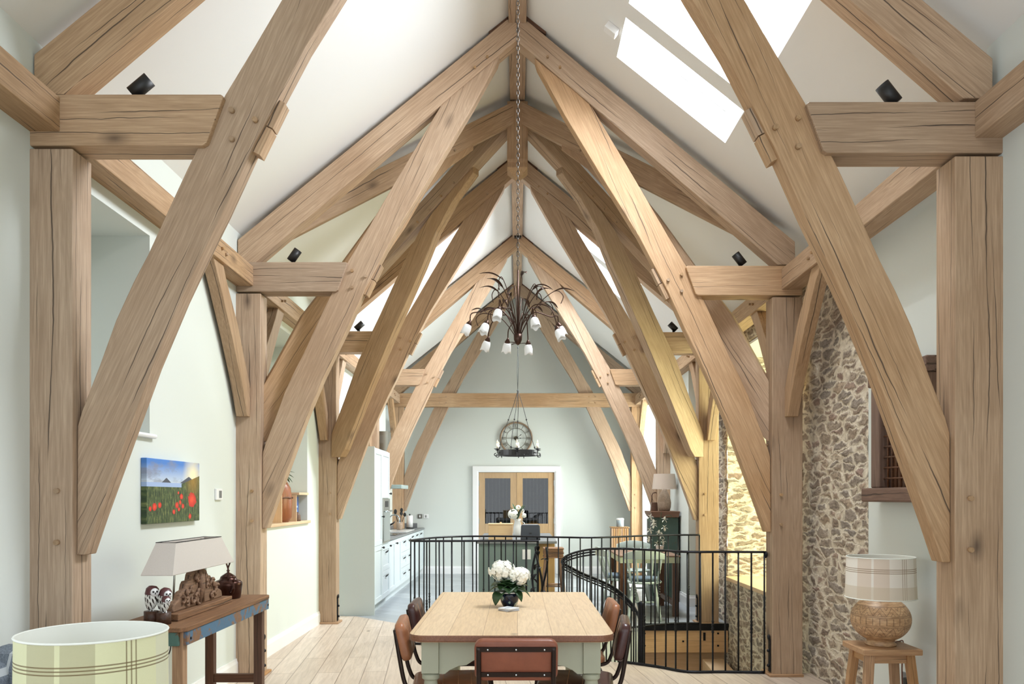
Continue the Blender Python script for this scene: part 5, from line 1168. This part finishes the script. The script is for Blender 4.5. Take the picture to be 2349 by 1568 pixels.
# niche between the second and third trusses
T = thing('pigeonhole_shelf', 'low oak pigeonhole shelf standing in the left wall niche', 'shelf', (-2.42, 7.9, 1.203))
b = MB(); b.box(-2.6, -2.262, 8.36, 8.74, 1.475, 1.50); b.build('shelf', 'palewood', T, bevel=.002, axis=(0, 1, 0))
for y, h in ((7.5, .36), (7.84, .33), (8.36, .32)): b = MB(); b.box(-2.6, -2.29, y-.009, y+.009, 1.203, 1.203+h-.05); b.build('divider', 'palewood', T, axis=(0, 0, 1))
b = MB(); b.box(-2.61, -2.6, 7.2, 8.74, 1.203, 1.47); b.build('back', 'palewood', T, axis=(0, 1, 0))
T = thing('wooden_vase', 'large rounded reddish brown wooden vase with a bark band in the niche', 'vase', (-2.43, 8.10, 1.203)); b = MB(); b.lathe([(.13, 0), (.16, .05), (.165, .22), (.15, .34), (.10, .43), (.06, .45), (.05, .40)], (-2.43, 8.09, 1.203), 28); b.build('body', wood('turned_yew', (176, 112, 76), (120, 70, 46), crack=.3, rough=.4), T, axis=(0, 0, 1)); b = MB(); b.tube([Vector((-2.43+.168*math.cos(a), 8.09+.168*math.sin(a), 1.445+.004*math.sin(a*9))) for a in [i*.2 for i in range(32)]], .008, 6); b.build('bark_band', 'dark', T)
T = thing('trailing_plant', 'small dark green trailing leaves on top of the wooden vase', 'plant', (-2.43, 8.09, 1.655)); b = MB()
for i in range(9): a = -1.2+i*.45; leafb(b, (-2.41, 8.11, 1.655), (-2.41+.16*math.cos(a), 8.13+.14*math.sin(a), 1.70-.05*(i % 3)), .022, .03)
b.build('leaves', 'leaf', T, solid=.001)
T = thing('blue_box', 'dark blue printed box standing in the niche under the small shelf', 'box', (-2.36, 8.56, 1.203)); b = MB(); b.box(-2.44, -2.35, 8.46, 8.66, 1.203, 1.455); b.build('carton', plain('blue_card', (38, 78, 150), .4), T, bevel=.002); b = MB(); b.box(-2.3499, -2.3485, 8.48, 8.62, 1.34, 1.36); b.box(-2.3499, -2.3485, 8.50, 8.60, 1.27, 1.32); b.build('printed_patch', plain('pale_blue_print', (150, 186, 220), .4), T)
T = thing('wooden_ornament', 'small brown half round wooden ornament before the blue box', 'ornament', (-2.31, 8.45, 1.203)); b = MB(); b.lathe([(.045, 0), (.045, .01), (.04, .06), (.02, .09), (.001, .095)], (-2.31, 8.43, 1.203), 16); b.build('body', 'dark', T)
# ================================================================= RIGHT: STOOL, LAMP, SHUTTER
T = thing('square_stool', 'square reclaimed wood stool carrying the carved lamp by the rubble wall', 'stool', (2.15, 4.78, 0))
b = MB(); b.box(1.985, 2.325, 4.62, 4.93, .542, .577); b.build('seat', 'honey', T, bevel=.006, axis=(1, 0, 0))
for sx in (-1, 1):
    for sy in (-1, 1):
        top = Vector((2.155+sx*.115, 4.775+sy*.10, .541)); bt = Vector((2.155+sx*.165, 4.775+sy*.15, 0)); d = bt-top; b = MB(); w_ = .024
        b._add([top+Vector((a*w_, c_*w_, 0)) for a, c_ in ((-1, -1), (1, -1), (1, 1), (-1, 1))]+[bt+Vector((a*w_*.9, c_*w_*.9, 0)) for a, c_ in ((-1, -1), (1, -1), (1, 1), (-1, 1))], [(0, 1, 2, 3), (4, 5, 6, 7), (0, 1, 5, 4), (1, 2, 6, 5), (2, 3, 7, 6), (3, 0, 4, 7)])
        b.build('leg', 'honey', T, bevel=.003, axis=d)
for sy in (-1, 1): b = MB(); b.box(2.06, 2.25, 4.775+sy*.105-.01, 4.775+sy*.105+.01, .49, .541); b.build('apron', 'honey', T, bevel=.002, axis=(1, 0, 0))
for sx in (-1, 1): b = MB(); b.box(2.155+sx*.12-.01, 2.155+sx*.12+.01, 4.69, 4.86, .49, .541); b.build('apron', 'honey', T, bevel=.002, axis=(0, 1, 0))
for sy in (-1, 1): b = MB(); z = .18; b.tube([(2.155-.148, 4.775+sy*.133, z), (2.155+.148, 4.775+sy*.133, z)], .012, 8); b.build('stretcher', 'honey', T, axis=(1, 0, 0))
def carvedball():
    t = NT('carved_mango_wood'); tc = t.node('ShaderNodeTexCoord'); sp = t.node('ShaderNodeSeparateXYZ'); t.link(tc.outputs['Object'], sp.inputs[0])
    a = t.math('MULTIPLY', t.math('ARCTAN2', sp.outputs[1], sp.outputs[0]), 14/(2*math.pi)); fr = t.math('PINGPONG', a, .5); z = sp.outputs[2]
    n = t.noise(t.coords((4, 4, 16)), 6, 6, .65); base = t.ramp(n, [(.3, srgb(150, 112, 78)), (.55, srgb(196, 158, 118)), (.75, srgb(222, 190, 148))])
    # zigzag bands above and below, tally bars round the middle
    def band(z0, h): 
        d = t.math('ABSOLUTE', t.math('SUBTRACT', t.math('DIVIDE', t.math('SUBTRACT', z, z0), h), t.math('MULTIPLY', fr, 2.0)))
        inside = t.math('MULTIPLY', t.math('GREATER_THAN', z, z0), t.math('LESS_THAN', z, z0+h))
        g = t.math('LESS_THAN', t.math('PINGPONG', t.math('MULTIPLY', d, 1.5), .5), .09)
        return t.math('MULTIPLY', g, inside)
    m = t.math('ADD', band(.035, .045), band(-.085, .05))
    bars = t.math('MULTIPLY', t.math('LESS_THAN', t.math('PINGPONG', t.math('MULTIPLY', a, 2.0), .5), .07), t.math('LESS_THAN', t.math('ABSOLUTE', t.math('SUBTRACT', z, .0)), .02))
    for zz in (.083, .033, .0245, -.0245, -.033, -.088): bars = t.math('MAXIMUM', bars, t.math('LESS_THAN', t.math('ABSOLUTE', t.math('SUBTRACT', z, zz)), .0016))
    m = t.math('MINIMUM', t.math('ADD', m, bars), 1.0)
    t.link(t.mix(t.math('MULTIPLY', m, .55), base, srgb(84, 60, 44)), t.b.inputs['Base Color']); t.b.inputs['Roughness'].default_value = .45; t.bump(t.math('SUBTRACT', 1.0, m), .6, .003); return t.m
lc = Vector((2.15, 4.775, .578))
T = thing('carved_globe_lamp', 'table lamp with carved round wooden base and cream check drum shade on the square stool', 'lamp', lc)
pr = [(.085, 0), (.088, .008), (.075, .02)]; zc_ = .155
pr += [(.168*math.sin(a), zc_-.137*math.cos(a)) for a in [R(28+i*6.2) for i in range(20)]]+[(.075, .283), (.001, .285)]
b = MB(); b.lathe([(r_, z) for r_, z in pr], lc, 48); b.build('base', carvedball(), T, O=lc+Vector((0, 0, zc_)))
b = MB(); b.tube([lc+Vector((0, 0, .28)), lc+Vector((0, 0, .48))], .009, 8); b.build('stem', 'steel', T)
lamp_shade(T, 'lamp_shade', (lc.x, lc.y, .858), .197, .189, .24, plaid('cream_check_wool', (240, 234, 224), (222, 204, 186), (208, 192, 166), (150, 124, 96), (.167, .04, .036), .2187), seg=64)
for (r_, z) in ((.189, 1.098), (.197, .859)): b = MB(); b.tube(circ((lc.x, lc.y), r_, 64, z=z), .003, 6, closed=True); b.build('shade_trim', 'linenin', T)
b = MB(); b.tube([(lc.x-.187, lc.y, 1.05), (lc.x+.187, lc.y, 1.05)], .002, 6); b.build('shade_carrier', 'steel', T)
b = MB(); b.tube(smooth_path([(2.24, 4.80, .585), (2.30, 4.86, .583), (2.345, 4.9, .565), (2.36, 4.95, .4), (2.37, 4.95, .1)], 6), .004, 6); b.build('cable', plain('brown_flex', (120, 70, 50), .5), T)
T = thing('wall_socket', 'grey metal wall socket low on the right wall behind the stool', 'socket', (XS, 4.98, .3)); b = MB(); b.box(XS-.012, XS, 4.90, 5.05, .27, .36); b.build('plate', 'slate', T, bevel=.003); b = MB(); b.box(XS-.04, XS-.012, 4.93, 4.98, .29, .34); b.build('plug', 'black', T, bevel=.004)
T = thing('antique_shutter', 'weathered dark wooden window frame with iron lattice hung on the right wall', 'wall ornament', (XS, 4.95, 1.45))
b = MB(); b.box(XS-.13, XS-.001, 4.55, 5.38, 1.42, 1.51); b.build('sill', 'weather', T, bevel=.012, axis=(0, 1, 0))
for y0 in (4.60, 5.20): b = MB(); b.box(XS-.09, XS-.001, y0, y0+.12, 1.511, 2.17); b.build('stile', 'weather', T, bevel=.008, axis=(0, 0, 1))
b = MB(); b.box(XS-.10, XS-.001, 4.58, 5.35, 2.171, 2.26); b.build('head', 'weather', T, bevel=.01, axis=(0, 1, 0))
b = MB(); b.box(XS-.012, XS-.002, 4.72, 5.20, 1.51, 2.17); b.build('back_board', 'dark', T, axis=(0, 0, 1))
for i in range(8): b = MB(); y = 4.75+i*.058; b.tube([(XS-.05, y, 1.51), (XS-.05, y, 2.17)], .007, 6); b.build('bar', 'dark', T)
for i in range(9): b = MB(); z = 1.57+i*.068; b.tube([(XS-.055, 4.72, z), (XS-.055, 5.2, z)], .006, 6); b.build('cross_bar', 'dark', T)
# ================================================================= HANGING THINGS AND SPOTS
def links(b, x, y, z0, z1, L=.034, r=.0022, w_=.009):
    z = z0; k = 0
    while z < z1:
        c = Vector((x, y, z+L/2)); ax = Vector((1, 0, 0)) if k % 2 else Vector((0, 1, 0))
        P = [c+ax*w_*math.cos(a)+Vector((0, 0, 1))*(L*.5)*(abs(math.sin(a))**.6)*(1 if math.sin(a) >= 0 else -1) for a in [i*math.pi/5 for i in range(10)]]
        b.tube(P, r, 5, closed=True); z += L*.84; k += 1
ch = Vector((.003, 5.15, 0))
T = thing('flower_chandelier', 'brown metal chandelier with curling leaves and white tulip glass shades', 'chandelier', (ch.x, ch.y, 2.41))
b = MB(); links(b, ch.x, ch.y, 2.90, 5.30); cc = b.build('chain', plain('chain_steel', (92, 88, 84), .4, .8), T); cc['kind'] = 'stuff'
b = MB(); b.tube([(ch.x, ch.y, 2.45), (ch.x, ch.y, 2.9)], .006, 8); b.lathe([(.001, 2.42), (.016, 2.43), (.026, 2.455), (.028, 2.49), (.02, 2.49)], (ch.x, ch.y, 0), 18)
for a in (0.3, 2.2, 3.6): leafb(b, (ch.x, ch.y, 2.425), (ch.x+.07*math.cos(a), ch.y+.07*math.sin(a), 2.432), .012, .004)
b.build('centre_cup', 'bronze', T, solid=0)
SH = [(-.306, .0, 2.535), (-.19, -.12, 2.512), (-.195, .17, 2.465), (-.114, -.24, 2.57), (-.067, .2, 2.46), (.067, .18, 2.445), (.095, -.22, 2.525), (.262, .08, 2.54), (.24, -.13, 2.475)]
for (x, y, z) in SH:
    out = Vector((x, y, 0)); rr_ = out.length; out.normalize(); p0 = Vector((ch.x, ch.y, 2.47))+out*.015; e = Vector((ch.x+x, ch.y+y, z+.035))
    hgt = 2.60+.3*(rr_-.2)+random.uniform(-.02, .05)
    P = smooth_path([p0, p0+out*.02+Vector((0, 0, .09)), p0+out*rr_*.35+Vector((0, 0, hgt-2.47)), p0+out*rr_*.75+Vector((0, 0, hgt-2.49)), e-out*.008+Vector((0, 0, .05)), e], 6)
    b = MB(); b.tube(P, .0038, 6); b.build('arm', 'bronze', T)
    dn = (Vector((0, 0, -1))+out*.45*(1 if rr_ > .2 else .3)+Vector((0, 0, 0))).normalized(); Mq = dn.to_track_quat('Z', 'Y').to_matrix()
    b = MB(); b.lathe([(.004, -.012), (.010, 0), (.018, .014), (.019, .022)], e, 14, Mq); b.build('shade_holder', 'bronze', T)
    b = MB(); n = 24; vs = []; prf = [(.016, .018), (.024, .03), (.028, .05), (.028, .07), (.030, .085)]
    for j, (r_, zz) in enumerate(prf):
        for k in range(n):
            a = 2*math.pi*k/n; wv = 1+(.10*math.sin(a*4) if j > 2 else 0)*(j-2)/2; vs.append(e+Mq @ Vector((r_*wv*math.cos(a), r_*wv*math.sin(a), zz+(.006*math.sin(a*4) if j == 4 else 0))))
    b._add(vs, [(j*n+k, j*n+(k+1) % n, (j+1)*n+(k+1) % n, (j+1)*n+k) for j in range(4) for k in range(n)], True); b.build('glass_shade', 'frost', T, solid=.002)
random.seed(21)
for i in range(16):
    a = i*2*math.pi/16+.2; rr_ = random.uniform(.16, .29) if i % 4 else .12; zt = random.uniform(2.60, 2.76) if i % 4 else random.uniform(2.80, 2.88); out = Vector((math.cos(a), math.sin(a), 0)); o0 = Vector((ch.x, ch.y, 0))
    P = smooth_path([o0+out*.012+Vector((0, 0, 2.47)), o0+out*rr_*.4+Vector((0, 0, (zt+2.55)/2)), o0+out*rr_*.85+Vector((0, 0, zt)), o0+out*rr_*1.05+Vector((0, 0, zt-.03)), o0+out*rr_+Vector((0, 0, zt-.08))], 5)
    b = MB(); b.tube(P, .0028, 5); st = b.build('stem', 'bronze', T)
    b = MB(); leafb(b, P[9], P[9]+out*random.uniform(.09, .14)+Vector((random.uniform(-.04, .04), random.uniform(-.04, .04), random.uniform(-.03, .05))), .015, .02); b.build('leaf', 'bronze', st, solid=.001)
# candle ring
rc = Vector((.005, 11.88, 0))
T = thing('candle_ring_chandelier', 'black iron ring chandelier with candle lights hanging before the wall clock', 'chandelier', (rc.x, rc.y, 2.05))
b = MB(); vs = []; n = 40; rr_ = .292
for k in range(n):
    a = 2*math.pi*k/n
    for (r_, z) in ((rr_, 2.06), (rr_, 2.14), (rr_-.008, 2.14), (rr_-.008, 2.06)): vs.append((rc.x+r_*math.cos(a), rc.y+r_*math.sin(a), z))
b._add(vs, [(4*k+j, 4*k+(j+1) % 4, 4*((k+1) % n)+(j+1) % 4, 4*((k+1) % n)+j) for k in range(n) for j in range(4)]); b.build('ring', 'black', T)
for k in range(6):
    a = 2*math.pi*k/6-R(92); c = rc+Vector((math.cos(a), math.sin(a), 0))*(rr_+.045)
    b = MB(); b.tube([rc+Vector((math.cos(a), math.sin(a), 0))*rr_+Vector((0, 0, 2.10)), c+Vector((0, 0, 2.09)), c+Vector((0, 0, 2.14))], .007, 6); b.lathe([(.012, 0), (.05, .012), (.05, .016), (.012, .008)], c+Vector((0, 0, 2.14)), 16); b.tube([c+Vector((0, 0, 2.09))+Vector((math.cos(a), math.sin(a), 0))*(.03*math.sin(t)+.02)+Vector((0, 0, -.02+.02*math.cos(t))) for t in [i*.6 for i in range(9)]], .006, 6); b.build('candle_arm', 'black', T)
    b = MB(); b.lathe([(.016, 0), (.016, .075), (.001, .077)], c+Vector((0, 0, 2.156)), 12); b.build('candle', 'ivory', T)
    b = MB(); b.lathe([(.006, 0), (.011, .02), (.001, .05)], c+Vector((0, 0, 2.234)), 10); b.build('flame_bulb', plain('bulb_glass', (250, 236, 200), .2, emit=((255, 220, 160), .4)), T)
for k in range(5): a = 2*math.pi*k/5; b = MB(); b.tube([rc+Vector((math.cos(a)*rr_, math.sin(a)*rr_, 2.07)), rc+Vector((math.cos(a)*(rr_+.006), math.sin(a)*(rr_+.006), 2.035))], [.01, .004], 6); b.build('spike', 'black', T)
apex = rc+Vector((0, 0, 3.02))
for k, a in enumerate((R(200), R(250), R(330), R(90))):
    e = rc+Vector((math.cos(a)*rr_, math.sin(a)*rr_, 2.15)); m1 = apex.lerp(e, .5); b = MB(); b.tube(smooth_path([apex, apex.lerp(e, .25)+Vector((.006, 0, 0)), m1, m1.lerp(e, .5)-Vector((.006, 0, 0)), e], 4), .0045, 6); b.ball(m1, .012, 8); b.ball(apex.lerp(e, .97), .012, 8); b.build('hanging_rod', 'black', T)
b = MB(); b.tube([apex, rc+Vector((.008, 0, 3.4)), rc+Vector((0, 0, 3.65)), rc+Vector((0, 0, 5.28))], .0045, 6); b.tube([apex, rc+Vector((-.012, 0, 3.3)), rc+Vector((0, 0, 3.65)), rc+Vector((-.012, 0, 4.0)), rc+Vector((0, 0, 4.4))], .0035, 6); b.ball(apex, .016, 8); b.ball(rc+Vector((0, 0, 3.65)), .012, 8); b.build('hanging_wire', 'wire', T)
b = MB(); b.box(rc.x-.05, rc.x+.05, rc.y-.02, rc.y+.05, 5.272, 5.298); b.build('ceiling_hook', 'black', T)
# spotlights standing on the ties
def spot(x, y, z, tilt, label):
    T = thing('spotlight', label, 'spotlight', (x, y, z), 'black spotlights on the truss ties')
    b = MB(); b.lathe([(.045, 0), (.045, .006), (.007, .008), (.007, .035)], (x, y, z), 18); b.build('bracket', 'black', T)
    M = Matrix.Rotation(R(tilt), 3, 'Y'); c = Vector((x, y, z+.075)); b = MB(); b.lathe([(.001, -.055), (.034, -.055), (.034, .055), (.030, .055), (.028, .045), (.001, .045)], c, 22, M); b.build('lamp_head', 'black', T)
for (k, dz) in ((0, (3.335, 3.30)), (1, (3.355, 3.325)), (2, (3.355, 3.345)), (3, (3.355, 3.355))):
    for i, sd in enumerate((-1, 1)):
        x = [(-1.80, 1.775), (-1.83, 1.82), (-1.83, 1.80), (-1.83, 1.83)][k][i]
        spot(x, DS[k]+.085, dz[i]+.001, [(50, -38), (35, -38), (48, -45), (40, -40)][k][i], 'black spotlight on the %s tie of the %s truss' % (('left', 'right')[i], ('nearest', 'second', 'third', 'fourth')[k]))
T = thing('window_sensor', 'small white box fixed to the sloping ceiling beside the roof window', 'sensor', (.72, 5.9, 4.8))
b = MB(); u_ = Vector((1, 0, -SL)).normalized(); n_ = Vector((-SL, 0, -1)).normalized(); b.prism([(0, 0), (.10, 0), (.10, .07), (0, .07)], (.66, 5.83, ZR-SL*.66), u_, (0, 1, 0), n_, 0, .05); b.build('housing', 'white', T, bevel=.003)
